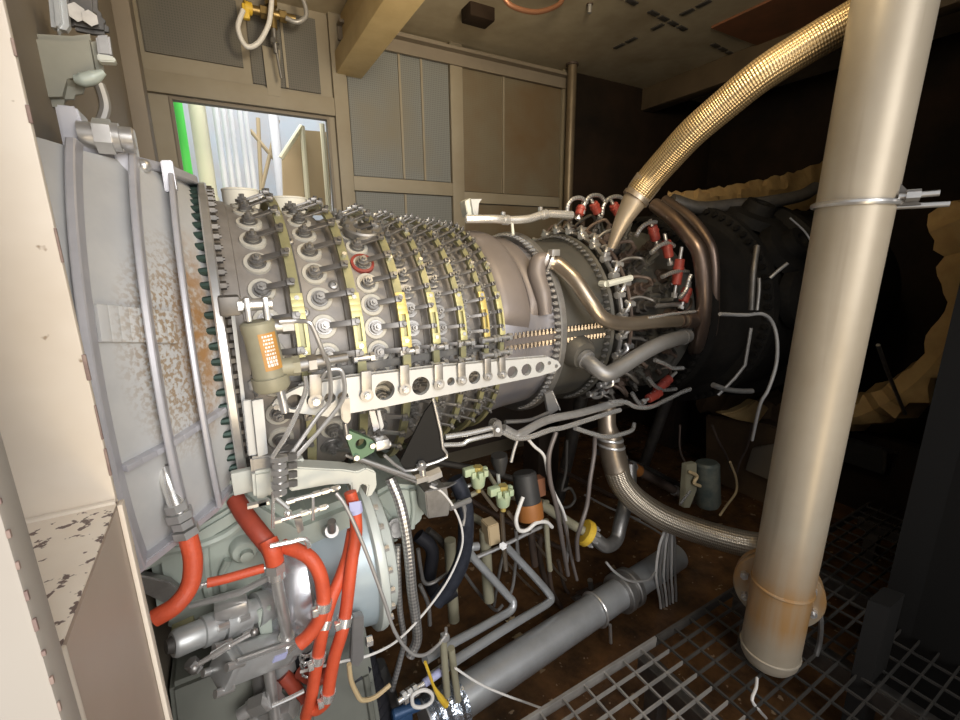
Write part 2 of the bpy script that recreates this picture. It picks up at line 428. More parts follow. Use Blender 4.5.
def pipe(name, label, cat, seq, r, m_, seg=12, smooth=6, group=None, ends=None, clamps=None, clamp_m='steel_bright', closed=False):
    """a pipe, hose or wire through photo points; ends = (material, radius factor, length): fittings as parts"""
    P = [p if isinstance(p, V) else W(*p) for p in seq]
    if not ends and not clamps:
        return solid(MB().tube(P, r, seg, smooth, closed), name, m_, label, cat, group)
    root = thing(name, label, cat, base(P), group)
    part(MB().tube(P, r, seg, smooth, closed), 'tube', m_, root)
    if ends:
        em, k, ln = ends
        for a, b in ((P[0], P[1]), (P[-1], P[-2])):
            d = (b-a).normalized()
            mb = MB().hexa(a-d*ln*.2, a+d*ln*.45, r*k).cyl(a+d*ln*.45, a+d*ln, r*(1+(k-1)*.6), 14)
            part(mb, 'end_fitting', em, root)
    for i in clamps or ():
        j = int(i); f = i-j; a = P[j].lerp(P[min(j+1, len(P)-1)], f); d = (P[min(j+1, len(P)-1)]-P[max(j-1 if f == 0 else j, 0)]).normalized()
        part(MB().cyl(a-d*.009, a+d*.009, r*1.22, 16).box(a+d.orthogonal()*r*1.3, (.012, .012, .018), .002), 'hose_clamp', clamp_m, root)
    return root

# ================================================================ the enclosure
XL, XR, YB, YF, ZC, ZF = -.21, 3.75, 2.6, .42, 1.17, -1.45
def wallbox(x0, x1, y0, y1, z0, z1, mb=None, bev=0):
    mb = mb or MB(); return mb.box(((x0+x1)/2, (y0+y1)/2, (z0+z1)/2), (x1-x0, y1-y0, z1-z0), bev)
struct(wallbox(-.6, XR+.2, YF-1.3, YB+.2, ZF-.1, ZF), 'floor', 'pit_oil')
ceil = struct(wallbox(-.6, XR+.2, YF-.02, YB+.2, ZC, ZC+.1), 'ceiling', 'ceil_paint')
# back wall with the open hatch
wx0, wx1, wz0, wz1 = -.092, .58, .15, .685
YT = YB+.03
mb = wallbox(-.6, wx0, YB, YT, ZF, ZC); wallbox(wx1, 2.16, YB, YT, ZF, ZC, mb); wallbox(wx0, wx1, YB, YT, wz1, ZC, mb); wallbox(wx0, wx1, YB, YT, ZF, wz0, mb)
wb = struct(mb, 'wall_back', 'wall_paint')
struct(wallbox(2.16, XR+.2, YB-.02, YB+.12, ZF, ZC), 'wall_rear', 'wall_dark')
def panel(x0, x1, z0, z1, m_, seams=()):
    part(wallbox(x0, x1, YB-.012, YB+.01, z0, z1), 'perforated_panel', m_, wb)
    for x in seams: part(wallbox(x-.006, x+.006, YB-.022, YB-.01, z0, z1), 'panel_seam', 'wall_paint', wb)
panel(.70, 1.285, .42, 1.06, 'panel_grey', (.985, 1.115))
panel(.70, 1.285, -.35, .335, 'panel_grey', (.985,))
panel(1.375, 2.12, .375, 1.07, 'panel_brown', (1.66,))
panel(1.375, 2.12, -.35, .30, 'panel_brown')
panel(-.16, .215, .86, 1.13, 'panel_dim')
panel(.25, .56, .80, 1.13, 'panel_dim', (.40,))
mb = MB()
for a in [(.62, .69, -.4, ZC), (1.29, 1.37, -.4, ZC), (2.125, 2.155, -.4, ZC)]: wallbox(a[0], a[1], YB-.03, YB, a[2], a[3], mb, .004)
for a in [(.69, 1.29, .34, .415), (1.37, 2.125, .305, .37), (.69, 2.125, 1.075, 1.14), (-.2, .62, .70, .785)]: wallbox(a[0], a[1], YB-.028, YB, a[2], a[3], mb, .004)
part(mb, 'panel_frame', 'wall_paint', wb)
mb = MB()
wallbox(.66, 2.15, YB-.09, YB-.03, 1.11, 1.125, mb); wallbox(.66, 2.15, YB-.045, YB-.03, 1.05, 1.125, mb)
part(mb, 'cornice_angle', 'wall_brown', wb)
# hatch frame
mb = MB()
for a in [(wx0-.012, wx0+.002, wz0, wz1), (wx1-.002, wx1+.012, wz0, wz1), (wx0-.012, wx1+.012, wz1-.002, wz1+.012), (wx0-.012, wx1+.012, wz0-.02, wz0+.002)]:
    wallbox(a[0], a[1], YB-.008, YB+.032, a[2], a[3], mb, .002)
struct(mb, 'window_1', 'wall_brown')
# far end: dark bulkhead with a round opening hidden behind the exhaust
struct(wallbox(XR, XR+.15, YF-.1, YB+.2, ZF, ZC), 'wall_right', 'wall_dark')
# left bulkhead in front of which the inlet casting sits
wl = struct(wallbox(XL-.12, XL-.008, .62, YB, ZF, ZC), 'wall_left', 'wall_brown')
mb = MB(); wallbox(XL-.03, XL+.045, 2.25, 2.40, -.3, ZC, mb, .004)
part(mb, 'wall_stiffener', 'wall_brown', wl)
# front wall around the open doorway
mb = wallbox(1.765, XR+.2, YF-.08, YF, ZF, ZC); wallbox(-.6, 1.765, YF-.08, YF, .98, ZC, mb)
struct(mb, 'wall_front', 'plate_black')
mb = MB().plate([V((1.765, .34, ZF)), V((1.80, .34, ZF)), V((1.62, -.75, ZF)), V((1.58, -.75, ZF))], (0, 0, 1), 2.5)
dl = struct(mb, 'door_leaf_blocker', 'plate_black')  # unseen leaf added to block sky light from the right
part(MB().box((1.58, -.55, -.3), (.05, .03, .16), .006), 'door_handle', 'steel_dull', dl)
# door post, its ledge and the near edge of the doorway
j = struct(wallbox(-.62, -.122, .54, .548, -.26, ZC, None, .002), 'trim_1', 'cream')
mb = MB(); random.seed(3)
for i in range(26):
    z = -.2+i*.052
    if random.random() < .8: mb.box((-.1218, .5405, z+random.uniform(-.01, .01)), (.0016+random.random()*.0016, .003, random.uniform(.012, .04)), .0005)
part(mb, 'gasket_remains', 'gasket', j)
mb = MB(); mb.tube([V((-.2, .538, -.243)), V((-.122, .538, -.243))], .004, 8, 0)
part(mb, 'weld_bead', 'cream', j)
mb = MB().plate([V((-.122, .545, -.245)), V((-.35, .545, -.245)), V((-.35, .30, -.245)), V((-.119, .335, -.245))], (0, 0, -1), 1.25, bev=.003)
lg = struct(mb, 'trim_2', 'tan')
part(MB().plate([V((-.1215, .545, -.244)), V((-.35, .545, -.244)), V((-.35, .30, -.244)), V((-.1195, .3365, -.244))], (0, 0, 1), .0015), 'ledge_top', 'cream_scuffed', lg)
part(wallbox(-.1215, -.117, .535, .548, -1.45, -.245, None, .001), 'ledge_edge', 'cream', lg)
part(wallbox(-.1235, -.117, .333, .341, -1.45, -.243, None, .002), 'ledge_edge', 'cream', lg)
nx = W(20, 577, .30).x
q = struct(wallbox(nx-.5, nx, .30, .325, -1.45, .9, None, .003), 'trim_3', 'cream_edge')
mb = MB()
for i in range(22):
    z = -.52+i*.019
    if random.random() < .75: mb.box((nx+.0002, .301, z), (.0012+random.random()*.001, .002, random.uniform(.003, .008)), .0004)
part(mb, 'gasket_remains', 'gasket', q)

# ceiling beam and details
mb = MB().box(((.64+.775)/2, 2.1, .95), (.135, .98, .10), .006); 
mb.box(((.64+.775)/2, 2.1, 1.09), (.05, .98, .2), .004)
struct(mb, 'beam_ceiling', 'beam_paint')
struct(wallbox(2.88, 3.0, .5, 2.58, 1.02, ZC, None, .008), 'beam_far', 'wall_dim')
mb = MB(); random.seed(9)
for (a, b) in [((2.19, 2.20), (2.21, 1.50)), ((1.75, 1.77), (3.0, 1.92))]:
    d = V((b[0]-a[0], b[1]-a[1], 0)); n = int(d.length/.085)
    for i in range(n):
        if random.random() < .25: continue
        c = V((a[0], a[1], ZC-.002))+d*((i+.5)/n); mb.box(c, (.07, .03, .006), .002, Mx.Rotation(atan2(d.y, d.x), 3, 'Z'))
part(mb, 'ceiling_seam', 'wire_dark', ceil)
part(wallbox(2.45, 3.3, 1.0, 1.75, ZC-.012, ZC-.001), 'rusted_panel', 'rust_paint', ceil)
mb = MB().box(W(478, 18, 2.2)+V((0, 0, .03)), (.14, .10, .10), .01)
solid(mb, 'ceiling_bracket', 'wall_dark', 'dark sooty bracket stuck under the ceiling beyond the yellow beam', 'bracket')

# conduit standing against the dark back wall
root = thing('conduit_pipe', 'brown vertical conduit pipe against the back wall beside the stained panel', 'pipe', W(567, 200, 2.48))
a = W(573, 48, 2.48); part(MB().cyl((a.x, 2.48, -.3), (a.x, 2.48, ZC), .03, 16), 'tube', 'conduit', root)
part(MB().cyl((a.x, 2.48, a.z-.10), (a.x, 2.48, a.z-.06), .04, 16), 'collar', 'brown_soot', root)
pipe('ceiling_ring_pipe', 'copper coloured pipe loop hanging just under the ceiling', 'pipe', [(500, -8, 1.9), (512, 6, 1.9), (536, 12, 1.9), (558, 5, 1.9), (566, -8, 1.9)], .011, 'copper')
root = thing('spray_nozzle', 'small dark spray nozzle with bright tip under the ceiling', 'nozzle', W(590, 12, 1.9))
p = W(590, 0, 1.9); part(MB().cyl(p+V((0, 0, .1)), p+V((0, 0, -.02)), .02, 12, .016).hexa(p+V((0, 0, .0)), p+V((0, 0, .03)), .035), 'body', 'brown_soot', root)
part(MB().cyl(p+V((0, 0, -.02)), p+V((0, 0, -.055)), .01, 12), 'tip', 'steel', root)

# gas detector fitting high on the back wall
root = thing('wall_fitting', 'brass cross fitting with coiled cables above the hatch', 'fitting', W(272, 95, 2.54))
c = W(272, 14, 2.5)
part(MB().cyl(c+V((-.085, 0, .0)), c+V((.10, 0, 0)), .017, 14).cyl(c+V((0, 0, .09)), c+V((0, 0, -.06)), .017, 14).hexa(c+V((-.05, 0, 0)), c+V((-.02, 0, 0)), .028).hexa(c+V((.03, 0, 0)), c+V((.06, 0, 0)), .026).hexa(c+V((0, 0, .03)), c+V((0, 0, .055)), .028), 'cross_body', 'brass', root)
part(MB().cyl(c+V((-.115, -.005, .0)), c+V((-.085, 0, 0)), .026, 14).box(c+V((-.11, -.01, -.02)), (.03, .03, .06), .008), 'cable_cap', 'yellow', root)
part(MB().cyl(c+V((0, 0, -.06)), c+V((0, 0, -.16)), .011, 12).hexa(c+V((0, 0, -.10)), c+V((0, 0, -.12)), .02).cyl(c+V((0.003, 0, -.16)), c+V((.012, 0, -.26)), .006, 10), 'drop_stem', 'steel_dull', root)
part(MB().tube(pts([(243, 10, 2.46), (238, 28, 2.45), (246, 46, 2.45), (258, 43, 2.45), (268, 26, 2.44), (271, 8, 2.44), (272, -8, 2.44)]), .0105, 10), 'cable_loop', 'wire_white', root)
part(MB().tube(pts([(286, 18, 2.46), (297, 22, 2.45), (306, 16, 2.45), (304, 2, 2.45), (298, -10, 2.45)]), .010, 10), 'cable_loop', 'wire_grey', root)
mb = MB().plate(pts([(262, 45, 2.57), (280, 50, 2.57), (281, 97, 2.57), (268, 95, 2.57)]), (0, 1, 0), .012)
part(mb, 'mounting_strap', 'wall_paint', root)

# ---------------------------------------------------------------- outside the hatch
struct(wallbox(-1.5, 3.5, 4.6, 4.7, -1.45, 2.6), 'wall_outside', 'out_wall')
struct(wallbox(-1.5, 3.5, 2.85, 4.7, -1.55, -1.45), 'ground_outside', 'out_wall')
def outpipe(u0, u1, m_, lab, Y=3.4, cat='pipe', v=160):
    a = W(u0, v, Y).x; b = W(u1, v, Y).x; r = (b-a)/2
    root = thing('outside_pipe', lab, cat, ((a+b)/2, Y, ZF))
    part(MB().cyl(((a+b)/2, Y, ZF), ((a+b)/2, Y, 2.0), r, 20), 'tube', m_, root)
    for z in (.35, 1.5): part(MB().cyl(((a+b)/2, Y, z), ((a+b)/2, Y, z+.03), r*1.12, 20), 'band', m_, root)
outpipe(179, 191, 'out_green', 'bright green standpipe outside the hatch')
outpipe(196, 213, 'out_cream', 'pale yellow column next to the green standpipe outside', 3.6, 'column')
for (a, b), l in zip([(219, 225), (227, 232), (234, 239), (243, 248), (249, 254)], ['first white pipe beyond the pale yellow column', 'second white pipe beyond the pale yellow column', 'third white pipe, middle of the row outside the hatch', 'fourth white pipe counted from the yellow column', 'last white pipe of the row, nearest the scaffold post']):
    outpipe(a, b, 'out_white', l, 3.5)
outpipe(273, 283, 'out_white', 'thick white post between the pipe row and the tan sheet', 3.7, 'post')
root = thing('outside_screen', 'tan sheet with pale slanted frame outside the hatch', 'screen', W(300, 200, 3.2))
part(MB().plate(pts([(282, 158, 3.25), (303, 130, 3.25), (328, 132, 3.25), (332, 215, 3.25), (284, 215, 3.25)]), (0, 1, 0), .03), 'sheet', 'out_tan', root)
for a, b in (((281, 158), (302, 126)), ((302, 126), (309, 215)), ((322, 124), (329, 215))):
    part(MB().tube([W(*a, 3.22), W(*b, 3.22)], .016, 8, 0), 'frame_bar', 'out_cream', root)
for u in (258, 264, 269): pass
root = thing('scaffold_brace', 'thin crossing braces beside the white post outside', 'brace', W(262, 200, 3.9))
for a, b in (((250, 130), (275, 160)), ((278, 120), (258, 205)), ((258, 118), (262, 205)), ((262, 205), (300, 560))): part(MB().tube([W(*a, 3.9), W(*b, 3.9)], .014, 8, 0), 'bar', 'out_tan', root)
# two pale cans standing behind the compressor
def can(u0, u1, vt, vb, Y, lab):
    a, b = W(u0, vt, Y), W(u1, vt, Y); r = (b.x-a.x)/2; c = (a+b)/2
    root = thing('vent_can', lab, 'can', (c.x, Y, -.1))
    part(MB().lathe([(0, 0), (0, r*.95), (.25, r*.95), (.30, r), (c.z+.1-.005, r), (c.z+.1, r-.005), (c.z+.1, 0)], (c.x, Y, -.1), (0, 0, 1), 28), 'body', 'can_white', root)
    part(MB().torus((c.x, Y, c.z-.003), (0, 0, 1), r-.003, .005, 28), 'rim', 'can_white', root)
can(221, 259, 190, 205, 1.95, 'pale vent can behind the compressor, nearer the inlet casting')
can(271, 306, 198, 208, 1.98, 'pale vent can behind the compressor, farther from the inlet casting')

# ================================================================ the engine
XA = V((1, 0, 0))
GT = thing('gas_turbine', 'long grey gas turbine engine with rows of vane levers lying across the enclosure', 'engine', (.9, AY, AZ-.66))
def rs(x): return .40-.122*x            # compressor skin radius
def ztrim(mb, z):
    g = bmesh.ops.bisect_plane(mb.bm, geom=mb.bm.verts[:]+mb.bm.edges[:]+mb.bm.faces[:], plane_co=(0, 0, z), plane_no=(0, 0, 1), clear_outer=True)
    return mb
def zfloor(mb, z):
    bmesh.ops.bisect_plane(mb.bm, geom=mb.bm.verts[:]+mb.bm.edges[:]+mb.bm.faces[:], plane_co=(0, AY+.1, 0), plane_no=(0, 1, 0), clear_outer=True)
    bmesh.ops.bisect_plane(mb.bm, geom=mb.bm.verts[:]+mb.bm.edges[:]+mb.bm.faces[:], plane_co=(0, 0, z), plane_no=(0, 0, -1), clear_outer=True)
    return mb
def ring(mb, prof, seg=96, a0=0, a1=360): return mb.lathe([(x, r) for x, r in prof], (0, AY, AZ), XA, seg, a0, a1)
# inlet casting: flared body, three polished rings, cross ribs
fr_prof = [(-.212, .68), (-.20, .66), (-.165, .600), (-.11, .540), (-.066, .475), (-.03, .420), (-.018, .408)]
FRM = part(zfloor(ztrim(ring(MB(), fr_prof, 110), .165), -.478), 'inlet_casting', 'frame', GT)
part(MB().plate([V((-.20, 1.02, .163)), V((-.175, .98, .163)), V((-.06, 1.15, .163)), V((-.02, 1.28, .163)), V((-.02, 1.5, .163)), V((-.20, 1.75, .163))], (0, 0, 1), .018, bev=.002), 'top_flange', 'rib_metal', FRM)
part(MB().plate([V((-.205, .76, -.492)), V((-.172, .80, -.492)), V((-.115, .872, -.492)), V((-.064, .94, -.492)), V((-.03, 1.03, -.492)), V((-.02, 1.10, -.492)), V((-.02, 1.3, -.492)), V((-.205, 1.3, -.492))], (0, 0, 1), .014, bev=.002), 'bottom_flange', 'rib_metal', FRM)
def frad(x):
    for (a, ra), (b, rb) in zip(fr_prof, fr_prof[1:]):
        if a <= x <= b: return ra+(rb-ra)*(x-a)/(b-a)
    return .41
def ribring(x, r, w, h, name='rib', a0=0, a1=360):
    mb = MB(); ring(mb, [(x-w/2, r-h), (x-w/2, r-.002), (x-w/2+.002, r), (x+w/2-.002, r), (x+w/2, r-.002), (x+w/2, r-h)], 110)
    part(zfloor(ztrim(mb, .175), -.482), name, 'rib_metal', FRM)
ribring(-.170, .640, .012, .035); ribring(-.108, .578, .010, .035); ribring(-.060, .515, .009, .04)
mb = MB()
def crossrib(deg, x0, x1, w, h):
    n = 8; L = [x0+(x1-x0)*i/n for i in range(n+1)]
    t = radians(deg); tang = V((0, sin(t), cos(t))); out = V((0, -cos(t), sin(t)))
    for a, b in zip(L, L[1:]):
        p = E(a, frad(a), deg); q_ = E(b, frad(b), deg); d = (q_-p); nn = tang.cross(d).normalized()
        c = (p+q_)/2+out*(h/2-.005)
        rot = Mx((d.normalized(), tang, d.normalized().cross(tang))).transposed()
        mb.box(c, (d.length*1.02, w, h), .002, rot)
for dg in (-4.5,): crossrib(dg, -.165, -.03, .011, .020)
part(mb, 'cross_rib', 'rib_metal', FRM)
mb = MB(); crossrib(16.2, -.165, -.085, .055, .016); part(mb, 'boss_band', 'frame', FRM)
# lugs and the big bolt at the top of the inlet casting
mb = MB()
mb.plate(pts([(54, 104, 1.0), (76, 106, 1.0), (82, 122, 1.0), (90, 165, 1.0), (70, 180, 1.0)]), (0, 1, 0), .07, bev=.003)
mb.plate(pts([(113, 152, 1.03), (134, 154, 1.03), (139, 185, 1.03), (124, 190, 1.03)]), (0, 1, 0), .05, bev=.003)
mb.plate(pts([(160, 160, 1.1), (172, 160, 1.1), (177, 190, 1.1), (165, 192, 1.1)]), (0, 1, 0), .04, bev=.002)
part(mb, 'lug', 'rib_metal', FRM)
mb = MB()
a, b = W(78, 133, .99), W(104, 136, 1.0); a.z = b.z = (a.z+b.z)/2; a.y = b.y = 1.0
b = b+V((.012, 0, 0)); mb.hexa(a+V((.02, 0, 0)), b, .027).cyl(b, b+V((.010, 0, 0)), .022, 20).cyl(b+V((.008, 0, 0)), b+V((.030, 0, 0)), .018, 20, bev=.003).cyl(a, a+V((.03, 0, 0)), .020, 16)
mb.cyl(b+V((-.02, .1, .0)), b+V((.02, .1, 0)), .02, 12)
mb.sphere(W(144, 166, 1.08), .012)
part(mb, 'lug_bolt', 'steel', FRM)
# pale casting above the inlet, fixed to the bulkhead
CB = thing('cast_bracket', 'grey-green cast bracket with a curved lip on the bulkhead above the inlet casting', 'bracket', W(70, 100, 1.1))
cy = 1.10
part(MB().plate(pts([(20, 30, cy), (70, 33, cy), (96, 30, cy), (104, 76, cy), (92, 83, cy), (75, 86, cy), (70, 104, cy), (26, 106, cy)]), (0, 1, 0), .03, bev=.012), 'body', 'cast_olive', CB)
part(MB().tube(pts([(104, 72, cy-.01), (94, 77, cy-.01), (82, 80, cy-.01), (74, 79, cy-.01)]), [.005, .011, .011, .006], 10, 6), 'curved_lip', 'pale_green', CB)
part(MB().plate(pts([(46, -12, cy), (64, -12, cy), (68, 24, cy), (62, 32, cy), (50, 30, cy)]), (0, 1, 0), .03, bev=.008), 'neck', 'pump_grey', CB)
part(MB().plate(pts([(95, 35, cy-.01), (109, 34, cy-.01), (112, 56, cy-.01), (98, 55, cy-.01)]), (0, 1, 0), .02, bev=.003), 'bolt_block', 'steel_dull', CB)
part(MB().plate(pts([(96, 53, cy-.015), (114, 56, cy-.015), (116, 62, cy-.015), (98, 61, cy-.015)]), (0, 1, 0), .02, bev=.002), 'block_foot', 'bracket_cream', CB)
root = thing('dark_linkage', 'dark bolted linkage at the top edge beside the cast bracket', 'linkage', W(82, 25, 1.15))
part(MB().plate(pts([(64, -10, 1.13), (96, -10, 1.13), (97, 12, 1.13), (108, 22, 1.13), (108, 34, 1.13), (90, 32, 1.13), (70, 28, 1.13)]), (0, 1, 0), .02, bev=.006), 'arm', 'steel_dark', root)
part(MB().hexa(W(76, 12, 1.13), W(76, 12, 1.115), .014).hexa(W(90, 18, 1.13), W(90, 18, 1.115), .012), 'bolt', 'steel_dull', root)
part(MB().tube(pts([(99, 84, 1.25), (103, 96, 1.25), (105, 108, 1.25), (101, 122, 1.25)]), .010, 8, 6), 'cable', 'wire_grey', CB)
# front flange and green studs
mb = MB(); ring(mb, [(-.022, .39), (-.022, .437), (-.019, .44), (-.007, .44), (-.004, .437), (-.004, .39)], 110)
part(mb, 'front_flange', 'steel', GT)
mb = MB()
for i in range(88):
    dg = i*360/88
    if -75 < (dg if dg < 180 else dg-360) < 125:
        mb.cyl(E(-.048, .426, dg), E(-.022, .426, dg), .0055, 8, .0085)
part(mb, 'flange_studs', 'stud_green', GT)
mb = MB()
for i in range(88):
    dg = i*360/88
    if -75 < (dg if dg < 180 else dg-360) < 125:
        mb.hexa(E(-.004, .424, dg), E(.007, .424, dg), .009).cyl(E(.007, .424, dg), E(.011, .424, dg), .004, 6)
part(mb, 'flange_nuts', 'steel_dark', GT)
# compressor casing
ringx = [.133, .257, .372, .456, .540, .617, .672]
rowx = [.071, .187, .308, .405, .489, .567, .640]
prof = [(-.004, .405), (.0, rs(0)), (.028, rs(.028)), (.030, rs(.03)-.006)]
for x in ringx: prof += [(x-.02, rs(x-.02)-.004), (x-.014, rs(x)-.012), (x+.014, rs(x)-.012), (x+.02, rs(x+.02)-.004)]
prof += [(.695, rs(.695))]
CC = part(ring(MB(), prof, 110), 'compressor_casing', 'casing', GT)
# split-line flange along both sides of the casing
def splitflange(x0, x1, r0, r1, m_, nb, name='split_flange'):
    mb = MB(); p = [E(x0, r0-.01, 0), E(x1, r1-.01, 0), E(x1, r1+.020, 0), E(x0, r0+.020, 0)]
    mb.plate([q_+V((0, 0, -.010)) for q_ in p], (0, 0, 1), .020, bev=.002)
    part(mb, name, m_, GT)
    mb = MB()
    for i in range(nb):
        f = (i+.5)/nb; q_ = E(x0+(x1-x0)*f, r0+(r1-r0)*f+.014, 0)
        mb.hexa(q_+V((0, 0, .010)), q_+V((0, 0, .019)), .0068).cyl(q_+V((0, 0, .014)), q_+V((0, 0, .026)), .004, 6)
        mb.hexa(q_+V((0, 0, -.019)), q_+V((0, 0, -.010)), .0068).cyl(q_+V((0, 0, -.026)), q_+V((0, 0, -.014)), .004, 6)
    part(mb, 'split_bolts', 'bronze' if x0 > .5 else 'steel', GT)
splitflange(.02, .68, rs(.02)-.012, rs(.68)-.012, 'steel_dull', 26)
# unison rings, each with slotted link plates and end fittings
for k, x in enumerate(ringx):
    r = rs(x)+.030; w = [.020, .020, .020, .017, .016, .015, .014][k]
    mb = MB(); ring(mb, [(x-w/2, r-.012), (x-w/2, r), (x+w/2, r), (x+w/2, r-.012), (x-w/2, r-.012)], 110, -85+0, 275)
    RG = part(mb, 'unison_ring', 'ring_yellow', GT)
    # slotted link plate between about 6 and 26 degrees
    mb = MB(); al = (5.5, 25.5)
    n = 10; hw = w*.62
    g0 = 'gold' if k in (2, 5) else 'link_yellow'
    for i in range(n):
        d0 = al[0]+(al[1]-al[0])*i/n; d1 = al[0]+(al[1]-al[0])*(i+1)/n
        slot = 2 <= i <= 5
        p0, p1 = E(x, r+.004, d0), E(x, r+.004, d1); c = (p0+p1)/2; d = p1-p0; o_ = V((0, c.y-AY, c.z-AZ)).normalized()
        rot = Mx((XA, d.normalized(), XA.cross(d.normalized()))).transposed()
        if slot:
            for s_ in (-1, 1): mb.box(c+XA*s_*hw*.72, (hw*.55, d.length*1.03, .008), .0, rot)
        else: mb.box(c, (hw*2, d.length*1.03, .008), .001, rot)
    part(mb, 'link_plate', g0, RG)
    mb = MB()
    for dg in (8, 24, 40, 58, 76): 
        mb.hexa(E(x, r, dg), E(x, r+.011, dg), .0055)
    part(mb, 'ring_bolts', 'steel_bright', RG)
    mb = MB()      # clevis joint at the split line
    for dg in (4, -3): mb.cyl(E(x-.016, r+.004, dg), E(x+.026, r+.004, dg), .007, 10).hexa(E(x+.018, r+.004, dg), E(x+.028, r+.004, dg), .012).hexa(E(x-.02, r+.004, dg), E(x-.012, r+.004, dg), .011)
    part(mb, 'ring_joint', 'steel', RG)
# vane pivots: boss with washer ring, nut, and a lever reaching to the ring
step = [10., 9.8, 9.0, 7.8, 7.2, 6.9, 6.6]; ph = [28.8, 6., 4.9, 4.6, 4.2, 1.4, 3.]
boss = [.0265, .0270, .0265, .0205, .019, .0165, .015]
def boss_mesh(R, pale, tall):
    mb = MB()
    mb.lathe([(-.012, R*1.05), (.002, R*1.05), (.004, R), (.004, R*.72), (-.001, R*.66), (-.001, R*.50), (.006, R*.48), (.008, 0)], (0, 0, 0), (0, 0, 1), 22, up=V((0, 1, 0)))
    me = used(mb, 'vane_pivot', 'washer' if pale else 'steel_dull', (0, 0, 0))
    mb = MB(); mb.cyl((0, 0, -.004), (0, 0, .0052), R*.70, 18); mb.cyl((0, 0, .004), (0, 0, tall*.55), R*.42, 14).hexa((0, 0, tall*.5), (0, 0, tall*.85), R*.36).cyl((0, 0, tall*.8), (0, 0, tall*1.15), R*.17, 8)
    mn = used(mb, 'pivot_nut', 'steel_dull', (0, 0, 0))
    return me, mn
def lever_mesh(L, h, R):
    mb = MB(); z0 = .012
    ang = atan2(h-z0, L); rot = Mx.Rotation(-ang, 3, 'Y')
    ln = hypot(L, h-z0)
    mb.box((L/2, 0, (z0+h)/2), (ln, R*.50, .005), .001, rot)
    mb.cyl((0, 0, z0-.003), (0, 0, z0+.004), R*.55, 12)
    mb.cyl((L, 0, h-.008), (L, 0, h+.010), R*.20, 8)
    mb.box((L*.93, 0, h), (R*.6, R*.62, .010), .002)
    return used(mb, 'lever_arm', 'lever_steel', (0, 0, 0))
cand = []
for k in range(7):
    j = 0
    for i in range(-6, 14):
        dg = ph[k]+(i-(2 if k == 0 else 0))*step[k]
        if -42 < dg < 106: cand.append((k, dg))
cand.sort(key=lambda t: abs(t[1]-34)*(1+.02*t[0]))
pm = [boss_mesh(boss[k], k < 3, .026 if k < 3 else .030) for k in range(7)]
lm = [lever_mesh(ringx[k]-rowx[k]-.004, .036, max(boss[k], .018)) for k in range(7)]
def frame_at(x, dg):
    o_ = V((0, -cos(radians(dg)), sin(radians(dg)))); ta = o_.cross(XA)
    m_ = Mx((XA, ta, o_)).transposed().to_4x4(); m_.translation = E(x, rs(x)-.002, dg); return m_
rest = MB()
for n_, (k, dg) in enumerate(cand):
    mtx = frame_at(rowx[k], dg)
    if n_ < 100:
        loc = mtx.copy(); loc.translation = mtx.translation-ORG[GT]
        o = bpy.data.objects.new('vane_pivot', pm[k][0]); COL.objects.link(o); o.parent = GT; o.matrix_local = loc
        c = bpy.data.objects.new('pivot_nut', pm[k][1]); COL.objects.link(c); c.parent = o
        c = bpy.data.objects.new('lever_arm', lm[k]); COL.objects.link(c); c.parent = o
    else:
        for me in (pm[k][0], pm[k][1], lm[k]):
            t = bmesh.new(); t.from_mesh(me); bmesh.ops.transform(t, matrix=mtx, verts=t.verts)
            m2 = bpy.data.meshes.new('t'); t.to_mesh(m2); t.free(); rest.bm.from_mesh(m2); bpy.data.meshes.remove(m2)
part(rest, 'vane_pivots', 'steel_dull', GT, kind='stuff')
# one red rubber seat under a pivot in the third row, small plugs between rows
mb = MB().lathe([(-.004, .029), (.004, .029), (.005, .026), (.005, .022)], E(rowx[2], rs(rowx[2]), 40.9), E(0, 1, 40.9)-E(0, 0, 40.9), 22)
part(mb, 'pivot_seat', 'red_boot', GT, 'red seat ring under one vane pivot')
mb = MB()
for x, dg in ((.150, 21), (.225, 31), (.148, 50)): mb.lathe([(0, .011), (.006, .011), (.008, .008), (.008, .005), (.003, .004), (.003, 0)], E(x, rs(x)-.004, dg), E(0, 1, dg)-E(0, 0, dg), 12)
part(mb, 'port_plug', 'steel_dull', GT)
# round cover plate on top between second and third rings
mb = MB(); f = frame_at(.335, 60); oo = f.to_3x3() @ V((0, 0, 1)); c = E(.335, rs(.335), 58)
mb.lathe([(0, .022), (0, .050), (.016, .050), (.020, .046), (.020, .026), (.016, .022), (0, .022)], c+oo*.012, oo, 30, 20, 310)
for i in range(6): a_ = i*pi/3; p = c+f.to_3x3() @ V((.04*cos(a_), .04*sin(a_), .012)); mb.hexa(p+oo*.018, p+oo*.026, .006)
part(mb, 'borescope_cover', 'steel_dull', GT)

# diffuser section: skin, bleed manifold jacket, second duct
DC = part(ring(MB(), [(.695, rs(.695)), (.70, .318), (.80, .304), (.905, .298), (.915, .303)], 96), 'diffuser_casing', 'diffuser', GT)
def band(mb, x0, x1, r0, h, d0, d1, n=40, taper=0):
    """rounded jacket band over the casing from angle d0 to d1"""
    pr = [(0, 0), (.0, .55), (.10, .86), (.26, 1), (.74, 1), (.90, .86), (1., .55), (1, 0)]
    t = bmesh.new(); rows = []
    for i in range(n+1):
        dg = d0+(d1-d0)*i/n; k = min(1, i/2.)
        rows.append([t.verts.new(E(x0+(x1-x0)*u+taper*0, r0+h*v*(k if i < 2 else 1)+(.0 if i else -.004), dg)) for u, v in pr])
    for A, B in zip(rows, rows[1:]):
        for i in range(len(A)-1): t.faces.new((A[i], A[i+1], B[i+1], B[i]))
    t.faces.new(rows[0])
    return mb._add(t)
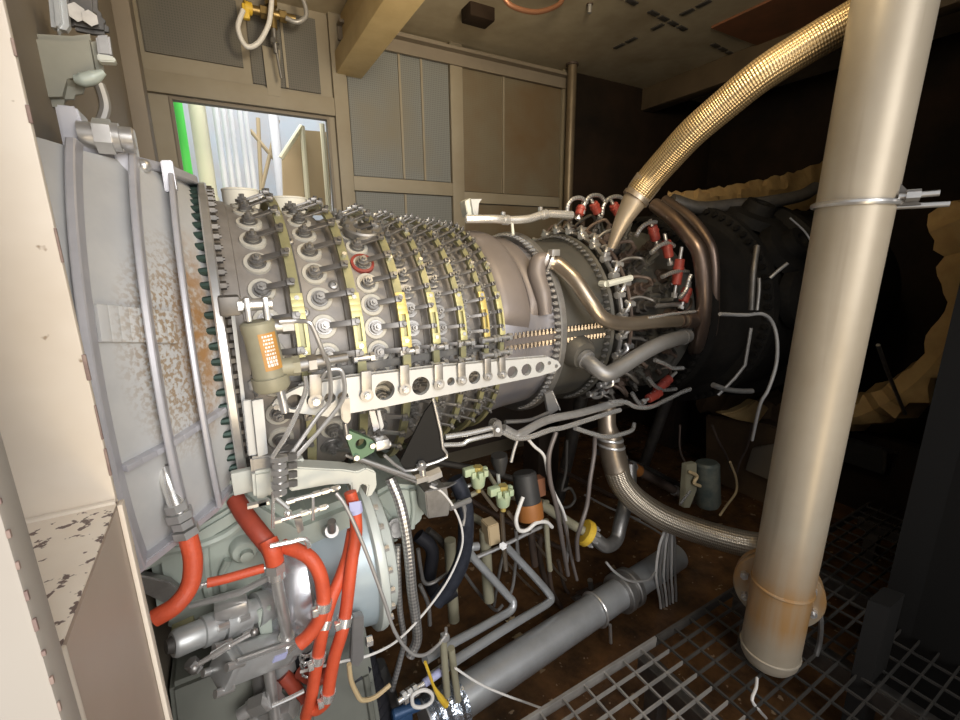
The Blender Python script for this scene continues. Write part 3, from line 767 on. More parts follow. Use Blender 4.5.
part(band(MB(), .688, .798, .308, .028, 6.5, 190), 'bleed_manifold', 'mauve', GT)
part(band(MB(), .812, .872, .300, .016, 11, 190), 'bleed_jacket', 'mauve', GT)
mb = MB().tube([E(.858, .315, 13), E(.855, .322, 24), E(.855, .325, 36), E(.868, .345, 42), E(.898, .352, 41.5)], [.020, .027, .029, .027, .026], 16, 8)
part(mb, 'bleed_elbow', 'mauve', GT)
splitflange(.69, .92, .300, .292, 'mauve', 15)
# rear flange C
mb = MB(); ring(mb, [(.905, .29), (.905, .330), (.908, .333), (.926, .333), (.929, .330), (.929, .29)], 110); part(mb, 'rear_flange', 'steel_dull', GT)
mb = MB()
for i in range(96):
    dg = i*3.75
    if not 130 < dg < 290: mb.hexa(E(.893, .322, dg), E(.905, .322, dg), .0065).cyl(E(.885, .322, dg), E(.905, .322, dg), .0036, 6)
part(mb, 'flange_bolts', 'steel', GT)
mb = MB(); ring(mb, [(.915, .302), (.96, .306), (1.04, .300), (1.12, .303), (1.128, .325), (1.14, .328), (1.145, .303), (1.30, .30), (1.42, .315), (1.55, .34)], 96)
part(mb, 'combustor_casing', 'combustor', GT)
mb = MB()
for i in range(84):
    dg = i*360/84
    if not 130 < dg < 290: mb.hexa(E(1.116, .318, dg), E(1.128, .318, dg), .0058).cyl(E(1.108, .318, dg), E(1.128, .318, dg), .0032, 6)
part(mb, 'flange_bolts', 'steel_dull', GT)
splitflange(.93, 1.12, .295, .292, 'combustor', 13)
# boss and pad low on the combustor
mb = MB(); c = E(1.0, .295, -12); o_ = E(0, 1, -12)-E(0, 0, -12)
mb.lathe([(0, .06), (.03, .055), (.05, .045), (.05, 0)], c, o_, 20); 
part(mb, 'casing_boss', 'combustor', GT)
# fuel manifold: two rings of pipe joined by links
MF = part(MB().tube([E(1.165, .335, d_) for d_ in range(-60, 130, 4)], .0085, 8, 2), 'fuel_manifold', 'steel_dull', GT)
mb = MB().tube([E(1.195, .350, d_) for d_ in range(-60, 130, 4)], .007, 8, 2); part(mb, 'manifold_pipe', 'brown_soot', MF)
mb = MB()
for i, dg in enumerate(range(-52, 128, 12)):
    mb.tube([E(1.160, .338, dg), E(1.16, .358, dg+2), E(1.175, .365, dg+5.5), E(1.175, .350, dg+8)], .006, 7, 4)
    mb.hexa(E(1.148, .338, dg), E(1.182, .338, dg), .0125).hexa(E(1.18, .350, dg+6), E(1.21, .350, dg+6), .012)
    mb.box(E(1.178, .345, dg+3), (.045, .012, .012), .002)
part(mb, 'manifold_links', 'steel', MF)
mb = MB(); p = W(607, 284, 1.07); q_ = W(631, 278, 1.07); mb.tube([p, q_], .011, 8, 0); mb.cyl(p+V((0, .004, 0)), p+V((0, .03, 0)), .010, 8)
part(mb, 'white_sleeve', 'bracket_cream', MF)
# fuel nozzle clusters round the combustor
random.seed(11)
for i, dg in enumerate(range(-54, 122, 11)):
    mb = MB()
    c0 = E(1.27, .30, dg); o_ = (E(0, 1, dg)-E(0, 0, dg))
    mb.cyl(c0, c0+o_*.035, .026, 10).hexa(c0+o_*.03, c0+o_*.055, .019).cyl(c0+o_*.05, c0+o_*.09, .009, 8)
    for s_ in (-1, 1):
        c1 = E(1.27+s_*.03, .31, dg+s_*2); mb.hexa(c1, c1+o_*.03, .009)
    c2 = E(1.225, .31, dg+4); mb.box(c2, (.05, .03, .03), .004, Mx.Rotation(radians(dg), 3, 'X'))
    mb.tube([c0+o_*.085, E(1.25, .40, dg+2), E(1.22, .375, dg+5), E(1.195, .352, dg+5)], .006, 7, 5)
    part(mb, 'fuel_nozzle', 'brown_soot' if i % 2 else 'steel_dark', GT)
# second row of fittings further along the hot casing
for i, dg in enumerate(range(-50, 118, 8)):
    mb = MB(); x = 1.38+.05*sin(i*2.1); c0 = E(x, .31, dg); o_ = (E(0, 1, dg)-E(0, 0, dg))
    mb.cyl(c0, c0+o_*.03, .018, 9).hexa(c0+o_*.025, c0+o_*.05, .013).cyl(c0+o_*.04, c0+o_*(.06+.02*(i % 3)), .007, 8)
    c1 = E(x+.05, .325, dg+3); mb.hexa(c1, c1+o_*.025, .010); c2 = E(x-.055, .31, dg-2); mb.hexa(c2, c2+o_*.022, .008)
    if i % 2: mb.tube([c0+o_*.07, E(x+.02, .395, dg+3), E(x+.06, .375, dg+7), E(x+.08, .34, dg+8)], .0055, 7, 5)
    else: mb.box(E(x+.01, .325, dg+4), (.06, .018, .02), .003, Mx.Rotation(radians(dg), 3, 'X'))
    part(mb, 'casing_fitting', ('steel_dark', 'brown_soot', 'combustor')[i % 3], GT)
# turbine mid frame and rear: dark
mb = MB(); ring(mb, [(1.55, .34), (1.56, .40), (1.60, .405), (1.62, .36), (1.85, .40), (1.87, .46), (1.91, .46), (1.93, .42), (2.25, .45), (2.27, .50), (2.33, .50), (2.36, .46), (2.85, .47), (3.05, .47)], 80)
part(mb, 'turbine_casing', 'turbine_shade', GT)
mb = MB()
for i in range(70):
    dg = i*360/70
    if not 130 < dg < 290: mb.hexa(E(1.535, .388, dg), E(1.562, .388, dg), .010).hexa(E(1.85, .445, dg), E(1.872, .445, dg), .011)
ONE_MESH.add('turbine_flange_bolts'); part(mb, 'turbine_flange_bolts', 'turbine_shade', GT)
for dg in (35, 62, 8):
    mb = MB(); o_ = E(0, 1, dg)-E(0, 0, dg); c0 = E(2.08, .43, dg)
    mb.lathe([(0, .13), (.04, .12), (.05, .07), (.09, .06), (.09, .03), (.03, .02), (.03, 0)], c0, o_, 22); part(mb, 'strut_cover', 'turbine_shade', GT)
BF = thing('under_engine_blocker', 'dark beam added under the engine to block light', 'frame', V((1.5, 2.0, ZF)))  # added dark mass covering the pale wall and blocking light below the engine
part(MB().box((1.55, 2.05, -.72), (3.2, .16, .62), .01), 'side_beam', 'blocker_dark', BF)
for x in (.25, 1.6, 2.85): part(MB().box((x, 2.05, -1.2), (.16, .16, .5), .008), 'leg', 'blocker_dark', BF)
# mounts that carry the engine
mb = MB()
for x, r in ((.0, .42), (1.58, .40), (2.3, .56)):
    for s_ in (1,):
        mb.tube([V((x, AY+.25, AZ-r*.8)), V((x, AY+.45, ZF))], .035, 12, 0)
part(mb, 'support_strut', 'steel_dark', GT)

# ================================================================ rigging on the compressor side
# perforated lever beam
BY = .945
def hole(u, v, r, Y=BY, n=20):
    c = W(u, v, Y); return [c+V((r*cos(2*pi*i/n), 0, r*sin(2*pi*i/n))) for i in range(n)]
BM = thing('lever_beam', 'pale grey perforated beam tapering to a point beside the vane rings', 'beam', W(400, 410, BY))
outl = pts([(272, 405, BY), (276, 399, BY), (300, 387, BY), (345, 378, BY), (430, 368, BY), (500, 361, BY), (548, 357, BY), (558, 361, BY), (561, 366, BY), (556, 371, BY), (540, 376, BY), (440, 396, BY), (380, 408, BY), (330, 417, BY), (322, 416, BY), (280, 411, BY)])
hs = [(295, 402, .0165), (385, 390.5, .023), (421, 386, .0225), (451, 381.5, .0105), (474.5, 377.5, .017), (512.5, 372.2, .0165), (526.5, 369.8, .0165), (540, 367.3, .0155), (315, 400, .017), (330, 398, .012), (343, 397, .012), (367, 394, .013), (404.5, 388, .014), (438, 383.5, .014), (461.5, 379.5, .012), (487.5, 376, .012), (502, 373.5, .008)]
# keep the round cut-outs apart so that the plate between them stays whole
mb = MB().plate(outl, (0, 1, 0), .014, [hole(*h) for h in hs])
part(mb, 'beam_plate', 'white_metal', BM)
mb = MB()
for a, b in zip(outl[2:7], outl[3:8]): mb.tube([a+V((0, .02, -.004)), b+V((0, .02, -.004))], .006, 6, 0)
part(mb, 'back_lip', 'white_metal', BM)
mb = MB()
for (u, v) in ((276, 407), (549, 363), (556, 366)): 
    c = W(u, v, BY); mb.cyl(c+V((0, .004, 0)), c+V((0, -.003, 0)), .005, 10)
part(mb, 'rivet', 'steel_dull', BM)
for i, (u, v0, v1, w) in enumerate([(315.5, 374, 401, .032), (366.5, 371, 395, .030), (404.5, 365, 389, .029), (438.5, 364, 384, .028), (461.5, 362, 380, .026), (487.5, 358, 376, .024), (502, 357, 374, .024)]):
    a = W(u-.5, v0, BY-.008); b = W(u, v1, BY-.004); mb = MB()
    d = (b-a); rot = Mx((d.normalized(), V((0, 1, 0)).cross(d).normalized(), V((0, 1, 0)))).transposed()
    rot = Mx((d.normalized(), d.normalized().cross(V((0, -1, 0))).normalized(), V((0, -1, 0)))).transposed()
    mb.box((a+b)/2, (d.length, w*.78, .010), .002, rot); mb.cyl(b+V((0, .005, 0)), b+V((0, -.006, 0)), w*.5, 16)
    L_ = part(mb, 'hanger_link', 'steel_dull', BM)
    mb = MB().cyl(b+V((0, .01, 0)), b+V((0, -.016, 0)), w*.17, 10); mb.hexa(b+V((0, -.005, 0)), b+V((0, -.012, 0)), w*.26)
    part(mb, 'pin', 'steel', L_)

# linear actuator with amber data plate
AYY = .90
top, bot = W(257, 321, AYY), W(266, 390, AYY); bot.x = top.x+.012; ax = (bot-top)
AC = thing('hydraulic_actuator', 'olive cylinder actuator with an amber data plate beside the front flange', 'actuator', bot)
part(MB().lathe([(0, 0), (0, .026), (.004, .030), (.02, .030), (.022, .029), (ax.length*.80, .029), (ax.length*.80, .033), (ax.length-.006, .033), (ax.length, .029), (ax.length, 0)], top, ax, 30), 'cylinder_body', 'olive', AC)
# curved data plate wrapped on the front of the body
e1 = V((.33, -1, 0)).normalized(); dn = ax.normalized(); e1 = (e1-dn*e1.dot(dn)).normalized(); e2 = dn.cross(e1)
def wrap(mbx, s0, s1, t0, t1, r, n=8):
    t = bmesh.new(); rows = []
    for i in range(n+1):
        a_ = s0+(s1-s0)*i/n; o_ = e1*cos(a_)+e2*sin(a_)
        rows.append([t.verts.new(top+dn*z+o_*r) for z in (t0, t1)])
    for A, B in zip(rows, rows[1:]): t.faces.new((A[0], A[1], B[1], B[0]))
    return mbx._add(t)
PL = part(wrap(MB(), -.62, .52, ax.length*.14, ax.length*.68, .0297), 'data_plate', 'amber_plate', AC)
mb = MB(); random.seed(5)
for i in range(9):
    z = ax.length*(.19+.03*i) if i < 5 else ax.length*(.36+.028*(i-5)); z = ax.length*(.185+.05*i)
    s = -.3
    while s < .30:
        w_ = random.uniform(.05, .16); wrap(mb, s, min(s+w_, .32), z, z+ax.length*(.028 if i < 6 else .04), .0301, 2); s += w_+.05
part(mb, 'plate_printing', 'print_white', PL)
mb = MB()
c = top+V((0, 0, .030))
mb.box(c+V((-.040, .015, 0)), (.034, .05, .034), .004); part(mb, 'mount_block', 'steel_dark', AC)
mb = MB()
for dx in (-.013, .017): mb.box(c+V((dx, 0, -.008)), (.010, .034, .044), .004)
mb.cyl(c+V((-.024, 0, 0)), c+V((.028, 0, 0)), .011, 14).hexa(c+V((-.028, 0, 0)), c+V((-.020, 0, 0)), .015)
part(mb, 'clevis', 'steel', AC)
p = top+dn*ax.length*.70
mb = MB().cyl(p, p+V((.045, .0, .0)), .018, 18).hexa(p+V((.042, 0, 0)), p+V((.055, 0, 0)), .020); part(mb, 'side_port', 'olive', AC)
mb = MB().cyl(p+V((.05, 0, 0)), p+V((.11, .01, .002)), .014, 16).hexa(p+V((.07, .003, 0)), p+V((.085, .004, 0)), .018).cyl(p+V((.10, .01, 0)), p+V((.15, .02, .0)), .010, 12); part(mb, 'sensor_plug', 'steel_dull', AC)
mb = MB().cyl(bot+V((.012, 0, 0)), bot+V((.012, 0, 0))+dn*.05, .008, 14); part(mb, 'piston_rod', 'steel', AC)
mb = MB()
q0 = top+dn*ax.length*.10+V((.024, 0, 0)); mb.cyl(q0, q0+V((.03, 0, 0)), .014, 14).hexa(q0+V((.015, 0, 0)), q0+V((.035, 0, 0)), .016); part(mb, 'hose_port', 'steel_dull', AC)
pipe('sense_tube', 'thin lilac-grey tube from the actuator top running down behind the beam', 'tube', [(279, 322, .88), (296, 321, .88), (308, 322, .87), (313, 328, .87), (322, 350, .88), (329, 368, .90), (330, 400, .915), (318, 416, .915), (287, 460, .90)], .0045, 'steel', 8, 4)
pipe('sense_tube', 'short arched tube looping from behind the beam, next to the lilac-grey tube', 'tube', [(322, 378, .915), (327, 371, .91), (338, 369, .91), (343, 375, .91), (344, 396, .915), (330, 418, .91), (292, 462, .89)], .0045, 'steel', 8, 4)
pipe('sense_tube', 'bright thin tube slanting down from the actuator plug across the beam tip', 'tube', [(305, 376, .89), (306, 388, .885), (301, 404, .88), (287, 434, .87), (272, 458, .87)], .0045, 'steel_bright', 8, 4)
# flat bars beside the flange under the actuator
root = thing('guide_bars', 'two flat grey bars hanging below the olive actuator', 'bar', W(255, 458, .93))
for q4 in ([(231, 315, .96), (235, 315, .96), (252, 456, .955), (248, 456, .955)], [(243, 401, .94), (251, 400, .94), (257, 455, .94), (249, 456, .94)], [(252, 401, .925), (263, 399, .925), (268, 454, .925), (258, 457, .925)]):
    part(MB().plate(pts(q4), (0, 1, 0), .012, bev=.001), 'bar', 'white_metal', root)
part(MB().plate(pts([(250, 458, .93), (274, 455, .93), (275, 470, .93), (252, 476, .93)]), (0, 1, 0), .06, bev=.004), 'foot_block', 'steel_dull', root)
# coupling bundle where the thin tubes meet
root = thing('tube_manifold', 'stack of steel couplings gathering thin tubes left of the cream bracket', 'fitting', W(281, 492, .89))
a, b = W(279, 456, .88), W(280, 495, .87)
mb = MB(); d = (b-a)/6
for i in range(6): mb.hexa(a+d*i, a+d*(i+.75), .014 if i % 2 else .0175)
mb.cyl(a, b, .011, 12); part(mb, 'coupling', 'steel', root)
mb = MB(); 
for i in range(4): mb.hexa(a+V((.024, 0, .0))+d*i*1.4, a+V((.024, 0, 0))+d*(i*1.4+.9), .009)
part(mb, 'side_coupling', 'steel_dull', root)

# cream support bracket
root = thing('support_bracket', 'cream plate bracket under the compressor, notched at its far end', 'bracket', W(330, 495, .93))
part(MB().plate(pts([(288, 467, .92), (345, 470, .93), (357, 472, .93), (366, 468, .93), (376, 472, .93), (377, 487, .93), (371, 497, .93), (366, 497, .93), (368, 486, .93), (361, 484, .93), (358, 494, .93), (352, 496, .93), (351, 484, .93), (330, 485, .93), (290, 492, .92)]), (0, 1, 0), .05, bev=.003), 'plate', 'bracket_cream', root)
part(MB().plate(pts([(252, 473, .92), (274, 469, .92), (276, 490, .92), (268, 499, .92), (254, 500, .92)]), (0, 1, 0), .05, bev=.006), 'end_block', 'bracket_cream', root)
c = W(290, 480, .93); part(MB().box((c+W(252, 486, .93))/2+V((0, .04, 0)), (.14, .02, .05), .004), 'web', 'bracket_cream', root)

# green triangular bellcrank
root = thing('bellcrank', 'dark green triangular bellcrank with a round hole under the beam', 'crank', W(357, 455, .93))
h0 = W(361, 444, .92)
part(MB().plate(pts([(345, 434, .92), (350, 431, .92), (372, 440, .92), (376, 445, .92), (374, 452, .92), (360, 460, .92), (354, 459, .92)]), (0, 1, 0), .022, [[h0+V((.0125*cos(i*pi/8), 0, .0125*sin(i*pi/8))) for i in range(16)]]), 'plate', 'bracket_green', root)
mb = MB()
for u, v in ((348, 436), (372, 445), (356, 457)): c = W(u, v, .92); mb.hexa(c+V((0, .01, 0)), c+V((0, -.008, 0)), .0065)
part(mb, 'pin', 'steel', root)
mb = MB().plate(pts([(340, 398, .915), (350, 398, .915), (351, 420, .915), (347, 425, .915), (342, 420, .915)]), (0, 1, 0), .012, bev=.002).cyl(W(345, 423, .92), W(347, 436, .92), .006, 10)
part(mb, 'drop_rod', 'steel_dull', root)
mb = MB().box(W(381, 443, .93), (.032, .03, .024), .004).cyl(W(376, 444, .93), W(390, 444, .93), .008, 12); part(mb, 'end_joint', 'steel', root)
part(MB().cyl(W(358, 458, .93), W(415, 478, .93), .0045, 8), 'link_rod', 'steel', root)
pipe('control_rod', 'thin rod running from the green bellcrank down past the dark plate', 'rod', [(345, 455, .95), (380, 468, .95), (416, 482, .95)], .004, 'steel_dull', 8, 0)

# dark sheet bracket with bent pale edge
root = thing('sheet_bracket', 'dark sheet bracket with a bent pale edge below the lever beam', 'bracket', W(425, 470, .95))
part(MB().plate(pts([(425, 412, .95), (434, 400, .95), (438, 425, .95), (446, 457, .95), (405, 470, .95), (400, 462, .95)]), (0, 1, 0), .006), 'sheet', 'plate_black', root)
part(MB().tube(pts([(433, 398, .945), (441, 432, .945), (443, 448, .945), (447, 457, .945), (424, 466, .945), (405, 471, .945), (384, 455, .945)]), .004, 8, 2), 'bent_edge', 'steel', root)
part(MB().cyl(W(421, 462, .94), W(423, 475, .94), .008, 10).hexa(W(421, 464, .94), W(422, 468, .94), .013), 'stud', 'steel', root)
# slanted pale hanger plates under the beam
root = thing('hanger_plate', 'pair of pale bent strips hanging under the middle of the beam', 'bracket', W(376, 432, .96))
part(MB().plate(pts([(369, 411, .96), (375, 411, .96), (380, 428, .96), (374, 432, .96)]), (0, 1, 0), .012, bev=.001), 'strip', 'blue_steel', root)
part(MB().plate(pts([(377, 411, .97), (380, 410, .97), (384, 426, .97), (381, 432, .97)]), (0, 1, 0), .012, bev=.001), 'strip', 'white_metal', root)
# triangular plate under the rear flange
root = thing('gusset_plate', 'grey gusset plate hanging from the bolted flange at the end of the beam', 'bracket', W(553, 412, 1.1))
part(MB().plate(pts([(545, 394, 1.08), (552, 391, 1.08), (560, 409, 1.08), (549, 416, 1.08)]), (0, 1, 0), .012, bev=.001), 'plate', 'duct_grey', root)
part(MB().tube(pts([(552, 391, 1.078), (560, 410, 1.078)]), .003, 6, 0), 'bright_edge', 'steel_bright', root)

# ---------------------------------------------------------------- pipes round the hot section
root = thing('bleed_pipe', 'bronze S-shaped bleed pipe clamped to the mauve elbow over the combustor', 'pipe', W(620, 322, 1.0))
P = [E(.898, .352, 41.5), E(.925, .358, 38), E(.95, .375, 28), E(.98, .385, 17), E(1.03, .388, 8), E(1.12, .390, 4.5), E(1.25, .40, 4), E(1.40, .405, 3)]
part(MB().tube(P, .0235, 18, 8), 'tube', 'bronze', root)
d = (P[1]-P[0]).normalized()
part(MB().cyl(P[0]-d*.012, P[0]-d*.004, .033, 20).cyl(P[0]+d*.004, P[0]+d*.012, .033, 20).box(P[0]+V((0, -.03, .025)), (.03, .02, .02), .003), 'clamp', 'steel', root)
d = (P[-1]-P[-2]).normalized(); part(MB().cyl(P[-1]-d*.03, P[-1]-d*.02, .027, 18).cyl(P[-1], P[-1]+d*.05, .03, 18), 'end_coupling', 'bronze_dark', root)
root = thing('bleed_pipe', 'matt grey bent pipe leaving the underside boss of the combustor', 'pipe', W(620, 380, 1.05))
P = [E(1.0, .30, -13), E(1.0, .37, -14), E(1.005, .40, -15), E(1.03, .425, -16.5), E(1.08, .425, -15), E(1.20, .42, -9), E(1.29, .42, -6), E(1.42, .41, -5)]
part(MB().tube(P, .0255, 18, 8), 'tube', 'duct_grey', root)
d = (P[-1]-P[-2]).normalized(); part(MB().cyl(P[-1]-d*.03, P[-1]-d*.022, .029, 18), 'band', 'steel_dull', root)
part(MB().cyl(E(1.0, .345, -13.3), E(1.0, .36, -13.6), .032, 18), 'collar', 'duct_grey', root)
pipe('air_pipe', 'large bronze pipe bending down over the turbine, in front of its twin', 'pipe', [(655, 205, 1.2), (672, 218, 1.1), (690, 238, 1.02), (699, 252, .98), (703, 275, .96), (704, 300, .96), (702, 325, .98), (697, 345, 1.03), (690, 358, 1.12)], .0255, 'bronze_dark', 16, 6)
pipe('air_pipe', 'darker bronze pipe running close behind the large bent one over the turbine', 'pipe', [(665, 200, 1.3), (690, 218, 1.15), (707, 240, 1.06), (713, 258, 1.03), (714, 290, 1.02), (713, 325, 1.04), (708, 345, 1.10), (700, 356, 1.18)], .020, 'bronze_dark', 14, 6)
pipe('air_pipe', 'dark horizontal pipe lying along the top of the turbine under the lagging', 'pipe', [(672, 200, 1.35), (700, 208, 1.3), (735, 205, 1.25), (762, 203, 1.2), (800, 196, 1.15), (815, 188, 1.15)], .028, 'steel_dark', 14, 6)
pipe('top_tube', 'shiny cranked tube along the top of the engine by the white block', 'tube', [(466, 219, 1.30), (495, 219, 1.28), (507, 220, 1.28), (528, 219, 1.27), (546, 214, 1.27), (572, 215, 1.26)], .0135, 'steel_bright', 12, 6, clamps=(1.9, 3.9), clamp_m='steel')
root = thing('tube_bracket', 'small white angle block holding the shiny tube on top of the engine', 'bracket', W(472, 216, 1.32))
part(MB().plate(pts([(465, 201, 1.32), (471, 198, 1.32), (476, 216, 1.32), (468, 217, 1.32)]), (0, 1, 0), .04, bev=.002), 'upright', 'bracket_cream', root)
part(MB().plate(pts([(471, 199, 1.31), (482, 199, 1.31), (479, 203, 1.31), (478, 215, 1.31), (474, 216, 1.31)]), (0, 1, 0), .012), 'flange', 'white_metal', root)
part(MB().cyl(W(512, 222, 1.28), W(513, 235, 1.26), .005, 8), 'post', 'bracket_cream', root)

# red-sleeved fuel hoses
def fuel_hose(loop, sleeve, lab, Y, rsl=.017, rl=.0075):
    root = thing('fuel_hose', lab, 'hose', W(loop[0][0], loop[0][1], Y), 'red-sleeved fuel hoses round the combustor')
    part(MB().tube([W(u, v, Y) for u, v in loop], rl, 10, 6), 'braided_loop', 'braid_fine', root)
    a, b = W(*sleeve[0], Y+.01), W(*sleeve[1], Y+.01); d = b-a
    part(MB().cyl(a, b, rsl, 14, bev=.003).cyl(a+d*.3, a+d*.42, rsl*1.12, 14), 'red_sleeve', 'red_boot', root)
    part(MB().cyl(a-d*.45, a, .006, 10).cyl(b, b+d*.5, .006, 10).hexa(b+d*.3, b+d*.5, .011), 'lead_tube', 'steel', root)
top_l = [([(567, 214), (568, 205), (573, 199), (581, 198), (587, 203)], ((582, 206), (579, 215)), 'first red-sleeved fuel hose on top of the combustor, next to the shiny tube'),
         ([(583, 214), (585, 203), (591, 196), (600, 196), (606, 203)], ((593, 203), (598, 213)), 'second red-sleeved fuel hose arching over the top of the combustor'),
         ([(602, 215), (604, 205), (610, 198), (620, 197), (627, 204)], ((613, 204), (618, 214)), 'third red-sleeved fuel hose on top, beside the tapered braided hose end')]
for l, s_, lab in top_l: fuel_hose(l, s_, lab, 1.27)
side = [([(636, 236), (641, 228), (648, 223), (656, 222)], ((652, 226), (656, 240)), 'uppermost red-sleeved fuel hose on the near side, right of the tapered hose', 1.1),
        ([(651, 253), (659, 246), (668, 243), (674, 246)], ((666, 241), (669, 257)), 'second red-sleeved fuel hose down the near side of the combustor', 1.06),
        ([(662, 277), (671, 273), (680, 271), (688, 272)], ((680, 259), (676, 285)), 'third red-sleeved fuel hose down the near side with a long sleeve', 1.03),
        ([(680, 298), (686, 290), (689, 280), (691, 275)], ((688, 288), (683, 302)), 'fourth red-sleeved fuel hose, tucked against the large bronze pipe', 1.0),
        ([(648, 378), (655, 386), (664, 390), (676, 389)], ((670, 378), (656, 391)), 'lower red-sleeved fuel hose under the matt grey pipe', 1.05),
        ([(632, 393), (637, 401), (644, 407), (652, 406)], ((660, 392), (648, 399)), 'lowest red-sleeved fuel hose above the bent tube bundle', 1.05)]
for l, s_, lab, Y in side: fuel_hose(l, s_, lab, Y)
pipe('cooling_tube', 'thin bright tube running level above the bronze S-shaped pipe', 'tube', [(648, 318, .99), (670, 314, .985), (700, 311, .98)], .005, 'steel_bright', 8, 0)
pipe('cooling_tube', 'short bright tube level behind the fourth fuel hose', 'tube', [(655, 306, 1.02), (668, 305, 1.02), (684, 304, 1.02)], .008, 'steel_dull', 10, 0)
pipe('cooling_tube', 'bright elbow tube below the band of the matt grey pipe', 'tube', [(655, 360, 1.03), (665, 364, 1.03), (673, 368, 1.03), (683, 368, 1.03)], .008, 'steel_bright', 10, 6)
pipe('cooling_tube', 'pale cable with a coupling reaching right past the twin bronze pipes', 'cable', [(720, 314, .90), (745, 315, .90), (762, 314, .885), (772, 322, .88), (777, 340, .87), (776, 365, .87), (768, 390, .88), (760, 405, .90), (752, 440, .94)], .0065, 'wire_grey', 10, 6)
pipe('cooling_tube', 'thin crooked tube hanging low in the dark beside the turbine', 'tube', [(751, 328, .90), (745, 365, .90), (735, 378, .92), (718, 395, .95)], .006, 'steel_dull', 8, 0)
pipe('cooling_tube', 'short shiny curved tube low in the dark under the turbine', 'tube', [(713, 385, .95), (725, 389, .94), (740, 391, .93), (752, 391, .92)], .010, 'steel_dull', 10, 6)
pipe('cooling_tube', 'upright dark tube with a bright edge in front of the turbine', 'tube', [(757, 246, .92), (753, 275, .90), (751, 310, .89)], .010, 'steel_dark', 10, 6)
pipe('cooling_tube', 'thinner tube next to the upright dark tube at the turbine', 'tube', [(759, 278, .88), (759, 290, .88), (757, 310, .88)], .006, 'steel_dull', 10, 6)
pipe('sensor_wire', 'thin wire curving over the turbine toward the tall pipe', 'wire', [(790, 218, .95), (805, 232, .92), (812, 245, .90), (816, 258, .88)], .0035, 'steel', 6, 6)
pipe('sensor_wire', 'short bright lead sticking out from the turbine cover', 'wire', [(770, 278, .90), (780, 269, .88), (788, 263, .86)], .006, 'steel_dull', 8, 0)
# tube bundle under the combustor
bund = [([(445, 437, 1.0), (470, 433, 1.0), (495, 427, 1.0), (500, 425, 1.0)], .0075, 'upper of two bright tubes below the compressor rear, left of the clamp block', 'steel_bright'),
        ([(443, 445, 1.0), (462, 444, 1.0), (470, 440, 1.0), (500, 433, 1.0)], .0065, 'lower of two bright tubes below the compressor rear, left of the clamp block', 'steel_bright'),
        ([(503, 428, 1.0), (514, 434, 1.0), (520, 434, 1.0), (540, 423, 1.02), (555, 418, 1.03), (580, 413, 1.04), (612, 404, 1.05), (622, 402, 1.06)], .013, 'thick steel tube leading the bundle under the combustor', 'steel'),
        ([(503, 432, .99), (516, 438, .99), (530, 437, .99), (550, 430, 1.0), (565, 427, 1.01), (600, 416, 1.03), (620, 410, 1.04)], .008, 'thin bright tube in the front of the bundle under the combustor', 'steel_bright'),
        ([(575, 428, 1.02), (590, 433, 1.02), (606, 437, 1.02), (622, 434, 1.03), (632, 430, 1.05), (634, 424, 1.07)], .008, 'bright tube hooked round below the bundle under the combustor', 'steel_bright'),
        ([(610, 402, 1.04), (625, 402, 1.04), (636, 407, 1.04), (650, 407, 1.04), (664, 401, 1.05), (680, 393, 1.06), (690, 389, 1.07)], .0085, 'bright wavy tube at the far end of the bundle', 'steel_bright'),
        ([(505, 422, 1.03), (530, 420, 1.04), (548, 413, 1.06)], .006, 'thin dull tube lying on top of the bundle behind the thick one', 'steel_dull')]
for P, r, lab, m_ in bund: pipe('oil_tube', lab, 'tube', P, r, m_, 10, 6)
root = thing('clamp_block', 'grey rectangular clamp block gripping the two bright tubes', 'clamp', W(499, 435, 1.0))
part(MB().plate(pts([(493, 426, .99), (496, 421, .99), (502, 421, .99), (503, 432, .99), (502, 437, .99), (494, 437, .99)]), (0, 1, 0), .03, bev=.003), 'block', 'steel_dull', root)
part(MB().hexa(W(498, 430, .985), W(498, 430, .975), .007), 'clamp_bolt', 'steel_bright', root)
# ---------------------------------------------------------------- braided hoses and the tall pipe
HX, HY = 1.262, .50
root = thing('braided_hose', 'gold braided metal hose arching from the engine up to the tall pipe', 'hose', W(612, 246, 1.06))
P = [W(655, 178, 1.02), W(668, 160, .98), W(690, 132, .90), (WX(722, 98, 1.24)), V((1.27, .72, .43)), V((1.275, .60, .49)), V((1.29, .53, .52))]
P = pts([(640, 192, 1.04), (652, 177, 1.01), (668, 159, .96), (692, 133, .89), (722, 107, .82), (760, 76, .74), (802, 49, .67), (848, 22, .60), (890, -2, .53)])
part(MB().tube(P, .042, 20, 6), 'braided_sleeve', 'braid_gold', root)
mb = MB().tube([W(611, 248, 1.09), W(621, 224, 1.07), W(633, 203, 1.05), W(641, 191, 1.04), W(649, 180, 1.02)], [.014, .025, .037, .0435, .044], 20, 5)
part(mb, 'tapered_end', 'cone_metal', root)
mb = MB(); a, b = W(636, 198, 1.045), W(639, 194, 1.04); d = (b-a).normalized(); mb.cyl(a-d*.006, a+d*.006, .0445, 20); part(mb, 'end_band', 'bronze', root)
root = thing('braided_hose', 'silver braided metal hose drooping from under the engine to the tall pipe base', 'hose', W(755, 548, .66))
P = pts([(616, 470, 1.06), (622, 484, 1.04), (636, 500, 1.0), (660, 516, .94), (690, 528, .87), (722, 538, .79), (752, 545, .71), (775, 548, .64)])
part(MB().tube(P, .045, 20, 6), 'braided_sleeve', 'braid_steel', root)
part(MB().tube(pts([(607, 402, 1.12), (607, 425, 1.10), (610, 440, 1.09), (614, 460, 1.075), (618, 475, 1.055)]), [.032, .032, .045, .048, .046], 20, 5), 'end_tube', 'bronze', root)
mb = MB()
